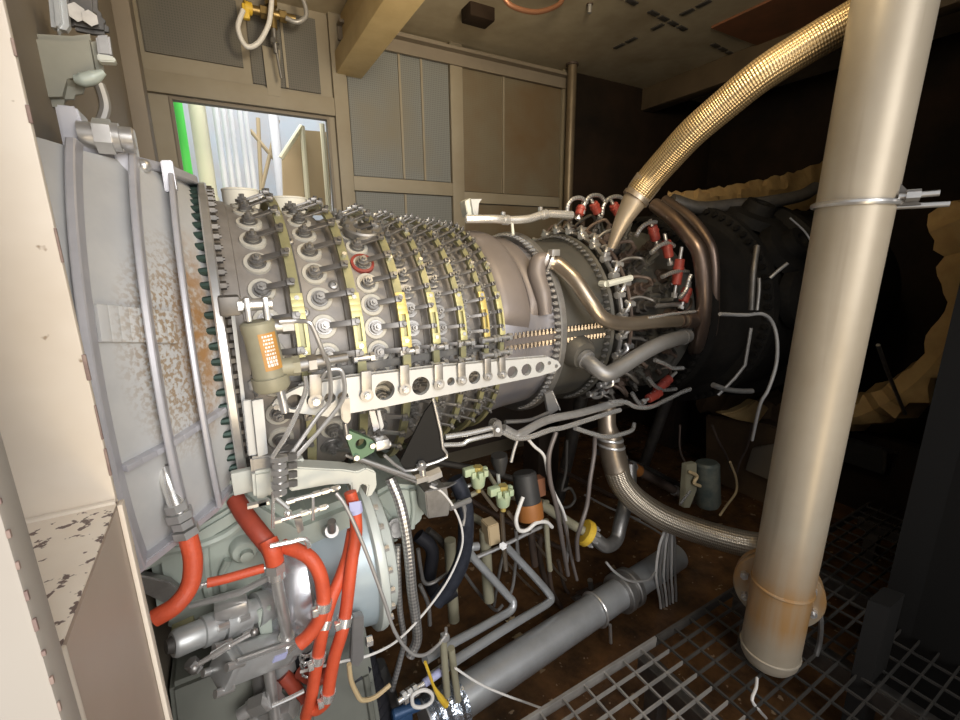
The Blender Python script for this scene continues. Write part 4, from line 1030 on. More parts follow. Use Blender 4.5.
for v in (438, 445, 455): p = W(609+(v-438)*.25, v, 1.088); mb.torus(p, (.15, 0, 1), .047, .006, 28, 8)
part(mb, 'crimp_ring', 'steel', root)
root = thing('tall_pipe', 'tall cream-grey vertical pipe with capped stained foot beside the grating', 'pipe', (HX, HY, -1.13))
PR = .073
PB = V((1.241, .505, -1.15)); PT = V((1.284, .50, .5)); PD = (PT-PB).normalized()
def pz(z): return PB+PD*((z-PB.z)/PD.z)
part(MB().cyl(pz(-.905), pz(ZC), PR, 48), 'tube', 'tall_pipe', root)
part(MB().cyl(pz(-1.12), pz(-.905), PR*1.0, 48), 'stained_foot', 'tall_pipe', root)
part(MB().torus(pz(-.905), PD, PR-.001, .005, 48), 'weld_seam', 'tall_pipe', root)
part(MB().lathe([(0, PR), (-.025, PR*.985), (-.042, PR*.86), (-.050, PR*.6), (-.052, 0)], pz(-1.115), PD, 48).torus(pz(-1.118), PD, PR, .0035, 48), 'end_cap', 'tall_pipe_cap', root)
part(MB().tube(pts([(757, 678, .49), (756, 688, .475), (752, 700, .465), (759, 710, .46), (766, 718, .455)]), .004, 8, 3), 'drain_wire', 'wire_white', root)
# flanged branch behind the foot where the braided hose joins
c = V((HX+.0, HY+.10, -.985))
bp = W(772, 560, .62)
mb = MB(); fa = (W(775, 548, .64)-W(752, 545, .71)).normalized()
f0 = V((1.345, .565, -1.02))
nrm = V((.90, .43, -.03)).normalized()
BO = pz(-1.005)+nrm*.03
part(MB().cyl(BO, BO+nrm*.11, .052, 24).lathe([(.075, .05), (.075, .115), (.08, .118), (.098, .118), (.102, .115), (.102, .05)], BO, nrm, 40).lathe([(.112, .05), (.112, .112), (.116, .115), (.128, .115), (.131, .112), (.131, .0)], BO, nrm, 40), 'branch_flange', 'tall_pipe', root)
mb = MB(); e1 = nrm.orthogonal().normalized(); e2 = nrm.cross(e1)
for i in range(8):
    a_ = i*pi/4+.3; p = BO+(e1*cos(a_)+e2*sin(a_))*.092; mb.hexa(p+nrm*.06, p+nrm*.075, .012).cyl(p+nrm*.05, p+nrm*.15, .006, 8)
part(mb, 'flange_bolt', 'steel', root)
part(MB().tube(pts([(818, 610, .47), (821, 620, .46), (820, 640, .46), (816, 655, .46)]), .007, 8, 4), 'drain_tube', 'steel_dull', root)
# U-bolt clamp
root = thing('pipe_clamp', 'steel strap clamp with bolt ears around the tall pipe', 'clamp', (HX, HY, -.03))
cz = .045
cz = WX(870, 197, HX).z; cz = (ray(868, 199)*(HY-.07)/ray(868, 199).y).z
part(MB().torus(pz(cz), PD, PR+.004, .0065, 48), 'strap', 'steel', root)
rh = V((.37, -.93, 0)).normalized(); fh = V((.93, .37, 0)); zz = V((0, 0, 1)); g = pz(cz)+V((0, 0, .004))+rh*.07-fh*.02
mb = MB().plate([g-rh*.012-zz*.012, g+rh*.04-zz*.012, g+zz*.034], fh, .02, bev=.001); part(mb, 'ear', 'steel_dark', root)
mb = MB().cyl(g-fh*.012+zz*.006, g+rh*.062-fh*.012+zz*.008, .006, 10).hexa(g+rh*.012-fh*.012+zz*.007, g+rh*.034-fh*.012+zz*.007, .012).cyl(g+fh*.03-zz*.012, g+rh*.085+fh*.03-zz*.012, .006, 10)
part(mb, 'bolt', 'steel', root)

# ================================================================ accessories below the engine
# gearbox casting
GB = thing('accessory_gearbox', 'pale green cast gearbox under the inlet casting, with ribs and bosses', 'gearbox', W(240, 620, 1.05))
gy = 1.0
mb = MB().plate(pts([(143, 520, gy), (190, 500, gy), (243, 480, gy), (266, 500, gy), (300, 520, gy), (352, 500, gy), (372, 530, gy), (375, 600, gy), (330, 640, gy), (255, 655, gy), (190, 640, gy), (158, 630, gy)]), (0, 1, 0), .55, bev=.02)
part(mb, 'housing', 'gearbox', GB)
mb = MB().plate(pts([(138, 545, gy-.02), (186, 536, gy-.02), (238, 505, gy-.02), (245, 520, gy-.02), (200, 548, gy-.02), (140, 575, gy-.02)]), (0, 1, 0), .06, bev=.008)
mb.tube(pts([(140, 562, gy-.01), (170, 550, gy-.015), (200, 545, gy-.02), (225, 535, gy-.02), (243, 522, gy-.02)]), .010, 8)
mb.tube(pts([(204, 545, gy-.01), (206, 575, gy-.01), (210, 600, gy-.01)]), .010, 8); mb.tube(pts([(228, 560, gy-.01), (222, 575, gy-.01), (224, 590, gy-.01)]), .008, 8)
part(mb, 'cast_rib', 'gearbox', GB)
c = W(244, 549, gy-.01); mb = MB().cyl(c+V((0, .03, 0)), c+V((0, -.015, 0)), .032, 24, .026, bev=.004); mb.cyl(c+V((.004, 0, -.004)), c+V((.004, -.03, -.004)), .013, 12)
part(mb, 'oil_boss', 'gearbox', GB)
mb = MB().plate(pts([(138, 575, gy-.025), (170, 582, gy-.025), (192, 600, gy-.025), (180, 612, gy-.025), (140, 592, gy-.025)]), (0, 1, 0), .02, bev=.003); part(mb, 'side_plate', 'steel_dull', GB)
# right-hand part of the gearbox: pale blue drive housing, drum with cream flange
DR = thing('starter_drum', 'pale blue round drive housing with a wide cream end flange', 'housing', W(350, 640, 1.0))
cx0, cx1 = .10, .285; dc = V((0, 1.115, -.80)); 
part(MB().lathe([(.095, 0), (.095, .170), (.105, .178), (.20, .190), (.235, .195), (.24, .0)], dc, XA, 48), 'drum_body', 'pale_blue', DR)
part(MB().lathe([(.235, .10), (.235, .205), (.239, .213), (.25, .215), (.258, .213), (.262, .205), (.262, .19), (.29, .175), (.30, .15), (.302, 0)], dc, XA, 56), 'end_flange', 'drum_cream', DR)
mb = MB()
for i in range(24):
    a_ = i*pi/12; p = dc+V((.258, .20*cos(a_), .20*sin(a_))); mb.hexa(p, p+V((.014, 0, 0)), .008)
part(mb, 'flange_bolt', 'steel', DR)
mb = MB(); p = W(332, 531, .93); mb.cyl(p+V((0, .05, -.03)), p, .015, 14).cyl(p, p+V((0, -.01, .03)), .009, 10); part(mb, 'breather_stub', 'steel_dull', DR)
root = thing('clutch_dome', 'mirror-bright domed band left of the pale blue drive housing', 'dome', W(300, 640, .98))
part(MB().lathe([(-.01, .0), (-.01, .14), (-.005, .155), (.02, .172), (.06, .184), (.085, .186), (.093, .180), (.093, 0)], dc+V((0, -.012, -.01)), XA, 48), 'dome_band', 'chrome', root)
part(MB().lathe([(-.11, 0), (-.11, .085), (-.105, .09), (-.06, .10), (-.055, 0)], dc+V((0, -.01, -.02)), XA, 40), 'hub', 'pump_grey', root)
# far section of gearbox with ribs, green-grey
root = thing('transfer_gearbox', 'grey-green ribbed gearbox section right of the cream end flange', 'gearbox', W(415, 540, 1.1))
part(MB().plate(pts([(375, 495, 1.08), (392, 485, 1.08), (428, 488, 1.08), (425, 520, 1.08), (408, 535, 1.08), (385, 545, 1.08), (372, 530, 1.08)]), (0, 1, 0), .3, bev=.012), 'housing', 'pale_green', root)
mb = MB()
for l in ([(398, 490), (402, 515), (400, 535)], [(412, 490), (414, 510), (412, 528)], [(378, 505), (390, 520), (395, 540)]): mb.tube([W(u, v, 1.075) for u, v in l], .008, 8)
part(mb, 'cast_rib', 'pale_green', root)
mb = MB().cyl(W(397, 528, 1.1), W(397, 528, 1.04), .028, 20, bev=.003).cyl(W(397, 528, 1.04), W(397, 528, 1.02), .014, 12); part(mb, 'port', 'steel_dull', root)
# fuel pump and valve bodies at the bottom left
PM = thing('fuel_pump', 'silver cylindrical pump lying low beside the tan door ledge', 'pump', W(220, 660, .92))
a, b = W(172, 645, .9), W(285, 598, .98); ax = b-a; L_ = ax.length
part(MB().lathe([(0, 0), (0, .022), (.006, .026), (.05, .026), (.052, .030), (.085, .030), (.088, .025), (L_*.40, .025), (L_*.40, .034), (L_*.62, .034), (L_*.62, .026), (L_*.7, .026), (L_*.7, .036), (L_*.95, .034), (L_, .03), (L_, 0)], a, ax, 30), 'pump_body', 'pump_grey', PM)
mb = MB(); d = ax.normalized()
mb.lathe([(-.010, 0), (-.010, .012), (0, .016), (0, 0)], a, ax, 16); part(mb, 'bore_plug', 'wire_dark', PM)
mb = MB()
for f in (.42, .60): 
    for s_ in (-1, 1): p = a+ax*f+V((0, -.034, .02*s_)); mb.hexa(p-d*.01, p+d*.01, .007)
mb.box(a+ax*.5+V((0, -.01, .038)), (.06, .04, .03), .005); part(mb, 'pump_lug', 'steel', PM)
part(MB().plate(pts([(171, 632, .93), (193, 622, .93), (196, 630, .93), (176, 640, .93)]), (0, 1, 0), .02), 'olive_tag', 'ring_yellow', PM)
root = thing('control_rod', 'short silver adjusting rod with ball ends under the silver pump', 'rod', W(225, 650, .87))
part(MB().tube(pts([(197, 665, .87), (212, 656, .87), (228, 646, .87), (254, 632, .87)]), .005, 8, 0).cyl(W(212, 656, .87), W(230, 645, .87), .008, 10), 'rod', 'steel_bright', root)
part(MB().sphere(W(194, 668, .87), .010).sphere(W(254, 632, .87), .008).hexa(W(190, 662, .875), W(198, 669, .875), .012), 'ball_end', 'steel_dull', root)
VL = thing('metering_valve', 'grey block actuator with bolted end and small blue label', 'valve', W(250, 680, .9))
a, b = W(222, 668, .87), W(288, 645, .93); ax = b-a; d = ax.normalized(); up = d.cross(V((0, 1, 0))).normalized()*-1
if up.z < 0: up = -up
rot = Mx((d, up.cross(d), up)).transposed()
mb = MB().box((a+b)/2, (ax.length, .060, .054), .010, rot).box(a+d*.005, (.016, .070, .066), .004, rot).box((a+b)/2+up*.026, (ax.length*.7, .03, .014), .003, rot).cyl(b-d*.01, b+d*.05, .028, 20, bev=.003)
part(mb, 'valve_body', 'pump_grey', VL)
mb = MB(); 
for s_ in (-1, 1):
    for t_ in (-1, 1): p = a+up*.027*s_+rot @ V((0, .028*t_, 0)); mb.cyl(p-d*.015, p+d*.02, .008, 10)
mb.tube([a+up*.036+rot @ V((0, -.03, 0)), b+up*.036+rot @ V((0, -.03, 0))], .005, 8, 0)
part(mb, 'body_bolt', 'steel', VL)
c_ = W(266, 651, .87); part(MB().box(a+d*ax.length*.72+rot @ V((0, -.031, .008)), (.030, .003, .014), 0, rot), 'blue_label', 'label_blue', VL)
part(MB().plate(pts([(256, 612, .93), (271, 606, .93), (273, 640, .93), (262, 643, .93)]), (0, 1, 0), .02, bev=.002), 'side_plate', 'gearbox', VL)
root = thing('fuel_filter', 'dull silver canister standing behind the orange hoses at bottom left', 'canister', W(283, 690, .98))
a, b = W(276, 600, 1.0), W(283, 668, .98); mb = MB().lathe([(0, 0), (0, .03), (.004, .034), ((b-a).length*.4, .034), ((b-a).length*.4, .042), ((b-a).length*.5, .042), ((b-a).length*.5, .036), ((b-a).length, .034), ((b-a).length, 0)], a, b-a, 24); part(mb, 'canister_body', 'pump_grey', root)
mb = MB()
for k in range(3): mb.torus(a.lerp(b, .62+.1*k), b-a, .036, .004, 24, 6)
part(mb, 'rib', 'steel', root)
pipe('steel_pipe', 'polished steel pipe dropping from the orange hose joint past the pump', 'pipe', [(275, 565, .89), (277, 582, .89), (282, 608, .89), (286, 628, .90), (287, 645, .91)], .012, 'steel', 12, 6, ends=('steel_bright', 1.7, .03))
pipe('steel_pipe', 'bright upright pipe below the grey block actuator', 'pipe', [(268, 664, .90), (272, 690, .90), (276, 725, .90)], .012, 'steel', 12, 0)
pipe('steel_pipe', 'dull upright pipe behind the bright one at the bottom edge', 'pipe', [(258, 668, .95), (262, 695, .95), (266, 728, .95)], .016, 'steel_dull', 12, 0)
root = thing('spring_coil', 'small black unit with bright coil spring behind the orange hoses', 'spring', W(300, 660, .98))
part(MB().box(W(296, 660, .99), (.09, .06, .09), .01), 'unit', 'black_rubber', root)
c = W(306, 655, .93); part(MB().tube([c+V((.014*cos(t*.7), -.01+.014*sin(t*.7), .035-.0022*t)) for t in range(38)], .003, 6, 1), 'coil', 'steel_bright', root)
root = thing('end_cap_stack', 'steel end fittings grouped at the bottom edge under the block actuator', 'fitting', W(265, 715, .92))
mb = MB()
for i, (u, v, r) in enumerate([(254, 706, .022), (266, 712, .026), (280, 714, .02), (262, 697, .018)]): c = W(u, v, .92+.02*(i % 2)); mb.hexa(c, c+V((.03, -.02, .02)), r).cyl(c, c-V((.03, 0, .01)), r*.7, 12)
part(mb, 'fitting', 'steel', root)
pipe('thin_rod', 'bright thin rod crossing in front of the orange hoses at the bottom', 'rod', [(272, 706, .86), (290, 698, .86), (304, 691, .86)], .0045, 'steel_bright', 8, 0)
pipe('thin_rod', 'thin bright rod along the gearbox lower ledge, under the red sleeve', 'rod', [(190, 606, .95), (240, 592, .93), (268, 578, .92)], .007, 'steel', 8, 0)

# orange hoses
pipe('orange_hose', 'thick orange hose curving down beside the tan door ledge', 'hose', [(188, 536, .84), (193, 560, .83), (190, 585, .82), (176, 605, .81), (155, 618, .81)], .0150, 'orange', 16, 8, group='orange fire-sleeved hoses')
root = thing('hose_elbow', 'steel swivel elbow between the inlet casting and the thick orange hose', 'fitting', W(182, 530, .85))
part(MB().tube(pts([(164, 468, .86), (168, 480, .85), (173, 495, .845), (179, 512, .84)]), [.011, .012, .012, .013], 14, 6), 'elbow', 'steel_bright', root)
a, b = W(175, 503, .842), W(188, 536, .84); d = (b-a)/4
mb = MB()
for i in range(4): mb.hexa(a+d*i, a+d*(i+.8), .021 if i % 2 else .0175)
part(mb, 'swivel_nut', 'steel', root)
part(MB().hexa(W(163, 464, .87), W(166, 474, .86), .017), 'port_nut', 'steel_dull', root)
pipe('orange_hose', 'dark orange hose coming down from behind the front flange', 'hose', [(236, 500, 1.0), (245, 515, .96), (258, 532, .92), (270, 547, .90), (274, 556, .89)], .0185, 'orange_dark', 16, 8, group='orange fire-sleeved hoses')
pipe('orange_hose', 'short stub of orange hose joining the polished steel pipe', 'hose', [(268, 540, .895), (272, 550, .885), (275, 562, .885)], .0175, 'orange', 16, 6, group='orange fire-sleeved hoses')
pipe('orange_hose', 'orange hose bowing over from the stub, then curling back behind the long pair', 'hose', [(283, 546, .90), (296, 550, .88), (310, 558, .86), (319, 572, .85), (323, 590, .845), (323, 605, .84), (318, 622, .84), (308, 636, .84), (299, 644, .84)], .0145, 'orange', 16, 8, group='orange fire-sleeved hoses', clamps=(5,))
root = thing('orange_hose', 'thin orange sleeve lying level on a steel rod above the pump', 'hose', W(230, 590, .90), 'orange fire-sleeved hoses')
part(MB().tube(pts([(207, 583, .90), (225, 579, .90), (246, 573, .90), (264, 568, .90)]), .0092, 14, 4), 'tube', 'orange', root)
part(MB().tube(pts([(186, 590, .90), (207, 583, .90)]), .005, 10, 0).hexa(W(196, 586, .90), W(202, 584, .90), .008).tube(pts([(264, 568, .90), (276, 565, .90)]), .0055, 10, 0), 'rod_end', 'steel_bright', root)
pipe('orange_hose', 'orange hose dropping straight from the blue tag, the right one of the pair', 'hose', [(350, 492, .90), (355, 512, .89), (356, 535, .88), (352, 560, .87), (349, 585, .86), (346, 610, .85), (342, 632, .84), (335, 655, .84), (330, 680, .84), (327, 698, .84), (318, 708, .85), (308, 708, .86)], .0135, 'orange', 16, 8, group='orange fire-sleeved hoses', clamps=(5.5, 8.8))
pipe('orange_hose', 'orange hose crossing behind its neighbour and falling to the bottom edge', 'hose', [(353, 530, .90), (348, 555, .89), (340, 578, .88), (331, 600, .86), (324, 625, .85), (319, 650, .85), (315, 675, .85), (311, 698, .85), (306, 716, .86)], .0132, 'orange', 16, 8, group='orange fire-sleeved hoses', clamps=(3.9, 5.3))
pipe('orange_hose', 'short dull orange hose low behind the long ones, by the coil spring', 'hose', [(283, 675, .95), (292, 685, .94), (302, 700, .93)], .016, 'orange_dark', 14, 6, group='orange fire-sleeved hoses')
pipe('orange_hose', 'dull orange hose end tucked between the two long hoses', 'hose', [(300, 672, .93), (310, 678, .93), (322, 678, .93), (333, 664, .93)], .014, 'orange_dark', 14, 6, group='orange fire-sleeved hoses')
root = thing('hose_tag', 'small lilac-blue tag wrapped round the top of the right orange hose', 'tag', W(355, 510, .88))
part(MB().cyl(W(354, 504, .888), W(355.5, 512, .886), .0165, 16).plate(pts([(349, 503, .87), (361, 501, .87), (360, 511, .87), (350, 512, .87)]), (0, 1, 0), .002), 'band', 'label_blue', root)
pipe('wire_bracket', 'bent grey wire hook holding the orange hoses over the drive housing', 'bracket', [(270, 546, .86), (290, 542, .86), (305, 539, .86), (309, 547, .86)], .005, 'steel_bright', 8, 3)
# tube rack under the cream bracket
rk = [([(250, 506, .88), (267, 502, .88)], 'short bright tube end under the cream end block', .006), ([(286, 502, .88), (317, 494, .88), (340, 487, .88)], 'upper bright tube with couplings under the cream bracket', .006), ([(273, 522, .88), (295, 516, .88), (328, 506, .88)], 'lower bright tube under the cream bracket', .006)]
for P, lab, r in rk: 
    root = thing('rack_tube', lab, 'tube', W(*P[0]))
    r *= .72; part(MB().tube(pts(P), r, 10, 0), 'tube', 'steel_bright', root)
    mb = MB()
    for f in (.08, .55, .72, .9): a = W(*P[0]).lerp(W(*P[-1]), f); d = (W(*P[-1])-W(*P[0])).normalized(); mb.hexa(a-d*.007, a+d*.007, r*1.45)
    part(mb, 'coupling', 'steel', root)
root = thing('tube_stand', 'thin upright studs and slanted stay between the two rack tubes', 'bracket', W(275, 530, .88))
mb = MB()
for u, v0, v1 in ((273, 492, 528), (313, 497, 520)): mb.tube([W(u, v0, .875), W(u, v1, .875)], .003, 6, 0)
mb.tube(pts([(276, 498, .875), (288, 508, .875)]), .005, 8, 0); mb.sphere(W(288, 513, .875), .008)
part(mb, 'stud', 'steel_bright', root)
part(MB().plate(pts([(294, 519, .9), (302, 518, .9), (304, 530, .9), (298, 534, .9)]), (0, 1, 0), .01), 'tab', 'steel_dull', root)

# hoses and wires hanging below the compressor
pipe('shielded_hose', 'grey braided hose falling in a long curve right of the cream flange', 'hose', [(390, 478, 1.0), (399, 500, .98), (405, 525, .96), (409, 555, .95), (412, 590, .95), (416, 620, .95), (417, 640, .95), (410, 656, .95)], .0135, 'braid_fine', 14, 8)
pipe('shielded_hose', 'thinner braided hose hanging beside the long grey braided one', 'hose', [(398, 545, .99), (398, 570, .98), (400, 610, .98), (404, 640, .98), (400, 660, .98), (392, 690, .98)], .008, 'braid_fine', 12, 8)
pipe('shielded_hose', 'thick blue-black hose bending down in the middle of the lower pipework', 'hose', [(455, 478, 1.08), (464, 500, 1.06), (466, 530, 1.05), (462, 560, 1.05), (450, 585, 1.05), (436, 602, 1.06)], .024, 'blue_black', 16, 8)
pipe('shielded_hose', 'black hose loop behind the long grey braided hose', 'hose', [(418, 535, 1.2), (432, 550, 1.18), (430, 580, 1.18), (440, 598, 1.18), (455, 590, 1.18)], .022, 'black_rubber', 14, 8)
pipe('lead_wire', 'long grey lead running from the rack tube down to the low upright stubs', 'wire', [(336, 493, .86), (345, 505, .85), (357, 530, .84), (370, 562, .83), (384, 600, .82), (395, 632, .82), (410, 652, .83), (424, 655, .84), (438, 645, .86), (445, 636, .87)], .004, 'wire_grey', 10, 6)
pipe('lead_wire', 'thin white wire rising from the orange hoses to the grey valve box', 'wire', [(300, 672, .9), (340, 662, .9), (370, 655, .9), (398, 640, .92), (425, 612, .95), (448, 580, .98), (461, 550, 1.0), (462, 530, 1.0), (455, 510, 1.0), (443, 493, 1.0), (430, 486, 1.0)], .0032, 'wire_white', 8, 8)
pipe('lead_wire', 'pale wire hanging in a bow from the bundle down to the yellow flange', 'wire', [(556, 432, 1.05), (549, 455, 1.04), (550, 480, 1.04), (556, 505, 1.04), (562, 540, 1.06), (568, 575, 1.1)], .008, 'mauve', 10, 8)
pipe('lead_wire', 'thin white wire kinked left of the pale bowed one', 'wire', [(527, 438, 1.05), (534, 446, 1.05), (544, 456, 1.05), (548, 475, 1.05), (554, 492, 1.06), (562, 508, 1.06), (566, 520, 1.07)], .005, 'wire_white', 8, 8)
pipe('lead_wire', 'pale wire dropping from the bundle onto the yellow flange', 'wire', [(595, 436, 1.08), (594, 455, 1.08), (590, 480, 1.06), (587, 505, 1.05), (581, 525, 1.04), (577, 540, 1.05), (578, 560, 1.06)], .008, 'mauve', 10, 8)
pipe('lead_wire', 'short grey wire hanging below the clamp block', 'wire', [(518, 438, 1.02), (514, 450, 1.02), (511, 462, 1.02)], .005, 'wire_grey', 8, 4)
pipe('lead_wire', 'dark looped wire in the gloom behind the pale bowed wire', 'wire', [(567, 440, 1.3), (566, 470, 1.3), (562, 490, 1.3), (570, 488, 1.3), (575, 498, 1.3), (570, 506, 1.3), (560, 508, 1.3)], .006, 'wire_dark', 8, 8)
pipe('lead_wire', 'long thin white wire sagging from the upright stubs to the grating edge', 'wire', [(455, 668, .86), (480, 684, .85), (505, 695, .84), (530, 704, .83), (552, 712, .80)], .0032, 'wire_white', 8, 6)
root = thing('wire_bundle', 'bundle of pale cables hanging from the drooping braided hose to the floor', 'wires', W(665, 610, .95))
random.seed(4)
for i in range(6):
    du = i*3.2; part(MB().tube(pts([(664+du*.6, 532, .95), (659+du, 548, .955), (656+du*1.2, 575, .96+.01*(i % 3)), (660+du, 600, .98), (662+du*.8, 625, 1.0)]), .0052, 8, 6), 'cable', 'wire_grey' if i % 2 else 'wire_white', root)
pipe('lead_wire', 'thin grey loop of wire curving in front of the floor pipe end', 'wire', [(606, 562, .98), (615, 572, .96), (630, 581, .95), (648, 580, .95), (655, 572, .96)], .0045, 'wire_grey', 8, 6)

# stubs, foil wrap and ties low in the middle
root = thing('stub_pair', 'two short brown-grey upright stubs standing by the foil-wrapped pipe end', 'post', W(450, 690, .9))
for a, b in (((443, 640), (447, 695)), ((451, 648), (458, 700))): part(MB().cyl(W(*b, .90), W(*a, .90), .010, 14), 'stub', 'olive', root)
part(MB().box(W(445, 637, .9), (.02, .02, .02), .004).cyl(W(446, 635, .9), W(446, 628, .9), .004, 8), 'top_fitting', 'steel', root)
root = thing('blue_valve', 'small blue valve with bright fittings near the bottom centre', 'valve', W(410, 700, .93))
part(MB().cyl(W(392, 716, .93), W(420, 704, .93), .015, 18, bev=.004).box(W(402, 716, .93), (.05, .04, .035), .008), 'valve_body', 'blue_valve', root)
a, b = W(398, 702, .9), W(440, 672, .92); d = b-a; mb = MB().cyl(a, b, .008, 12)
for f in (.1, .22, .34): mb.hexa(a+d*f, a+d*(f+.09), .016)
part(mb, 'stem', 'steel_bright', root)
part(MB().cyl(a+d*.6, b, .011, 12), 'blue_sleeve', 'label_blue', root)
pipe('cable_loop', 'small white ring of cable beside the blue valve', 'cable', [(412, 700, .89), (414, 694, .89), (424, 690, .89), (432, 694, .89), (431, 702, .89), (422, 707, .89), (414, 706, .89)], .005, 'wire_white', 8, 6, closed=True)
pipe('cable_tie', 'yellow cable end dangling over the floor pipe', 'cable', [(425, 662, .88), (430, 676, .88), (434, 687, .88), (440, 697, .88), (446, 705, .88)], [.004]*3+[.008, .009], 'yellow', 8, 6)
pipe('cable_loop', 'tan cable hooked upward near the bottom, left of the blue valve', 'cable', [(349, 664, .87), (351, 680, .87), (356, 692, .87), (362, 700, .87), (375, 697, .88), (390, 685, .89)], .0055, 'wire_tan', 8, 6)
root = thing('hose_bracket', 'grey flat hanger strap between the orange hoses and the cream flange', 'bracket', W(358, 665, .9))
part(MB().plate(pts([(353, 618, .89), (364, 616, .89), (364, 660, .89), (358, 668, .89), (351, 664, .89)]), (0, 1, 0), .02, bev=.002), 'strap', 'duct_grey', root)
part(MB().hexa(W(366, 642, .89), W(372, 640, .89), .012), 'bolt', 'steel_bright', root)
root = thing('pleated_duct', 'black pleated flexible duct at the bottom edge by the orange hoses', 'duct', W(375, 715, .98))
P = [W(352, 660, 1.0), W(362, 690, .98), W(374, 730, .97)]
n = 18; pp = []; rr_ = []
for i in range(n): f = i/(n-1); pp.append(P[0].lerp(P[2], f)+V((0, 0, -.01*sin(pi*f)))); rr_.append(.06 if i % 2 else .052)
part(MB().tube(pp, rr_, 20, 2), 'duct_wall', 'black_rubber', root)
pipe('pipe_stand', 'dull grey pipe leg at the bottom edge under the orange hoses', 'pipe', [(338, 680, 1.0), (346, 705, 1.0), (354, 740, 1.0)], .034, 'duct_grey', 16, 0)
pipe('pipe_stay', 'dark angled stay behind the cream flange near the bottom', 'stay', [(378, 665, 1.05), (388, 690, 1.05), (396, 720, 1.05)], .022, 'plate_dark', 12, 0)

# valve rack in the middle
root = thing('valve_box', 'square steel valve box right of the gearbox, below the dark sheet bracket', 'box', W(437, 515, 1.02))
part(MB().plate(pts([(425, 492, 1.0), (447, 487, 1.0), (450, 505, 1.0), (449, 516, 1.0), (428, 519, 1.0)]), (0, 1, 0), .07, bev=.003), 'body', 'steel_dull', root)
part(MB().plate(pts([(425, 493, .995), (440, 484, 1.06), (457, 483, 1.06), (448, 488, .995)]), (0, -.3, 1), .006), 'lid', 'steel', root)
part(MB().hexa(W(432, 489, 1.03), W(434, 482, 1.03), .012).cyl(W(450, 508, 1.0), W(470, 500, 1.02), .008, 10).hexa(W(415, 480, 1.0), W(428, 476, 1.0), .014).hexa(W(426, 478, 1.0), W(440, 472, 1.0), .016), 'fitting', 'steel', root)
def green_valve(u, v, Y, lab, s=1.0):
    root = thing('sensor_valve', lab, 'valve', W(u, v+10, Y), 'pale green valve heads')
    c = W(u, v, Y)
    part(MB().lathe([(-.026*s, 0), (-.026*s, .014*s), (-.022*s, .017*s), (.0, .020*s), (.012*s, .022*s), (.014*s, .0)], c, (0, 0, 1), 20), 'cup', 'valve_green', root)
    mb = MB(); 
    for i in range(7): a_ = i*2*pi/7; mb.box(c+V((.021*s*cos(a_), .021*s*sin(a_), .018*s)), (.013*s, .013*s, .018*s), .003)
    mb.box(c+V((-.028*s, 0, .026*s)), (.03*s, .02*s, .022*s), .005); part(mb, 'lugs', 'valve_green', root)
    part(MB().hexa(c+V((0, 0, .012*s)), c+V((0, 0, .034*s)), .013*s).sphere(c+V((.012*s, -.014*s, .02*s)), .005*s).cyl(c+V((0, 0, -.04*s)), c+V((0, 0, -.024*s)), .008*s, 10), 'gilt_core', 'gold', root)
green_valve(478, 478, 1.08, 'pale green valve head nearer the dark sheet bracket', 1.15)
green_valve(503, 497, 1.06, 'pale green valve head nearer the amber end of the terminal housing', 1.2)
root = thing('sensor_cone', 'dark conical sensor boot hanging above the two green valve heads', 'sensor', W(502, 470, 1.12))
part(MB().lathe([(0, 0), (0, .026), (.02, .028), (.07, .014), (.072, 0)], W(499, 455, 1.12), W(501, 480, 1.12)-W(499, 455, 1.12), 18), 'boot', 'plate_dark', root)
part(MB().tube(pts([(498, 474, 1.11), (499, 484, 1.11)]), .006, 8, 0), 'tip', 'bracket_cream', root)
TB = thing('terminal_housing', 'dark cylindrical housing with an amber-orange end beside the green valves', 'housing', W(530, 520, 1.08))
a, b = W(524, 472, 1.10), W(531, 520, 1.06); ax = b-a
part(MB().lathe([(0, 0), (0, .034), (.006, .040), (ax.length*.62, .042), (ax.length*.62, 0)], a, ax, 26), 'can', 'plate_dark', TB)
part(MB().lathe([(0, .0), (0, .044), (ax.length*.12, .046), (ax.length*.34, .044), (ax.length*.36, .0)], a+ax*.62, ax, 26), 'amber_end', 'orange_box', TB)
part(MB().plate(pts([(536, 480, 1.07), (545, 478, 1.07), (546, 495, 1.07), (538, 498, 1.07)]), (0, 1, 0), .03), 'side_plate', 'rust_paint', TB)
pipe('jumper_hose', 'thick white jumper hose with a low loop in front of the amber end', 'hose', [(523, 497, 1.04), (519, 508, 1.03), (516, 520, 1.02), (519, 530, 1.02), (527, 530, 1.02), (536, 523, 1.02), (546, 522, 1.03), (552, 527, 1.04)], .0065, 'wire_white', 10, 8)
# uprights and small pipes of the rack
ups = [(485, 530, 600, 1.15, .020, 'olive'), (546, 520, 570, 1.10, .010, 'olive'), (516, 530, 568, 1.12, .007, 'steel_dull'), (531, 530, 565, 1.2, .014, 'brown_soot'), (450, 540, 620, 1.2, .02, 'olive'), (502, 512, 570, 1.1, .008, 'bronze')]
uplab = ['broad olive upright post of the valve rack', 'slim olive upright at the far end of the valve rack', 'thin grey upright below the white jumper hose', 'brown upright post deep inside the valve rack', 'olive post behind the blue-black hose', 'thin bronze tube dropping from the nearer green valve head']
for (u, v0, v1, Y, r, m_), lab in zip(ups, uplab): pipe('rack_post', lab, 'post', [(u, v0, Y), (u+1.5, (v0+v1)/2, Y), (u+4, v1, Y)], r, m_, 12, 2)
root = thing('rack_block', 'pale tan block standing on the broad olive post', 'block', W(493, 545, 1.1))
part(MB().plate(pts([(488, 527, 1.1), (499, 523, 1.1), (501, 543, 1.1), (490, 547, 1.1)]), (0, 1, 0), .05, bev=.003), 'block', 'out_tan', root)
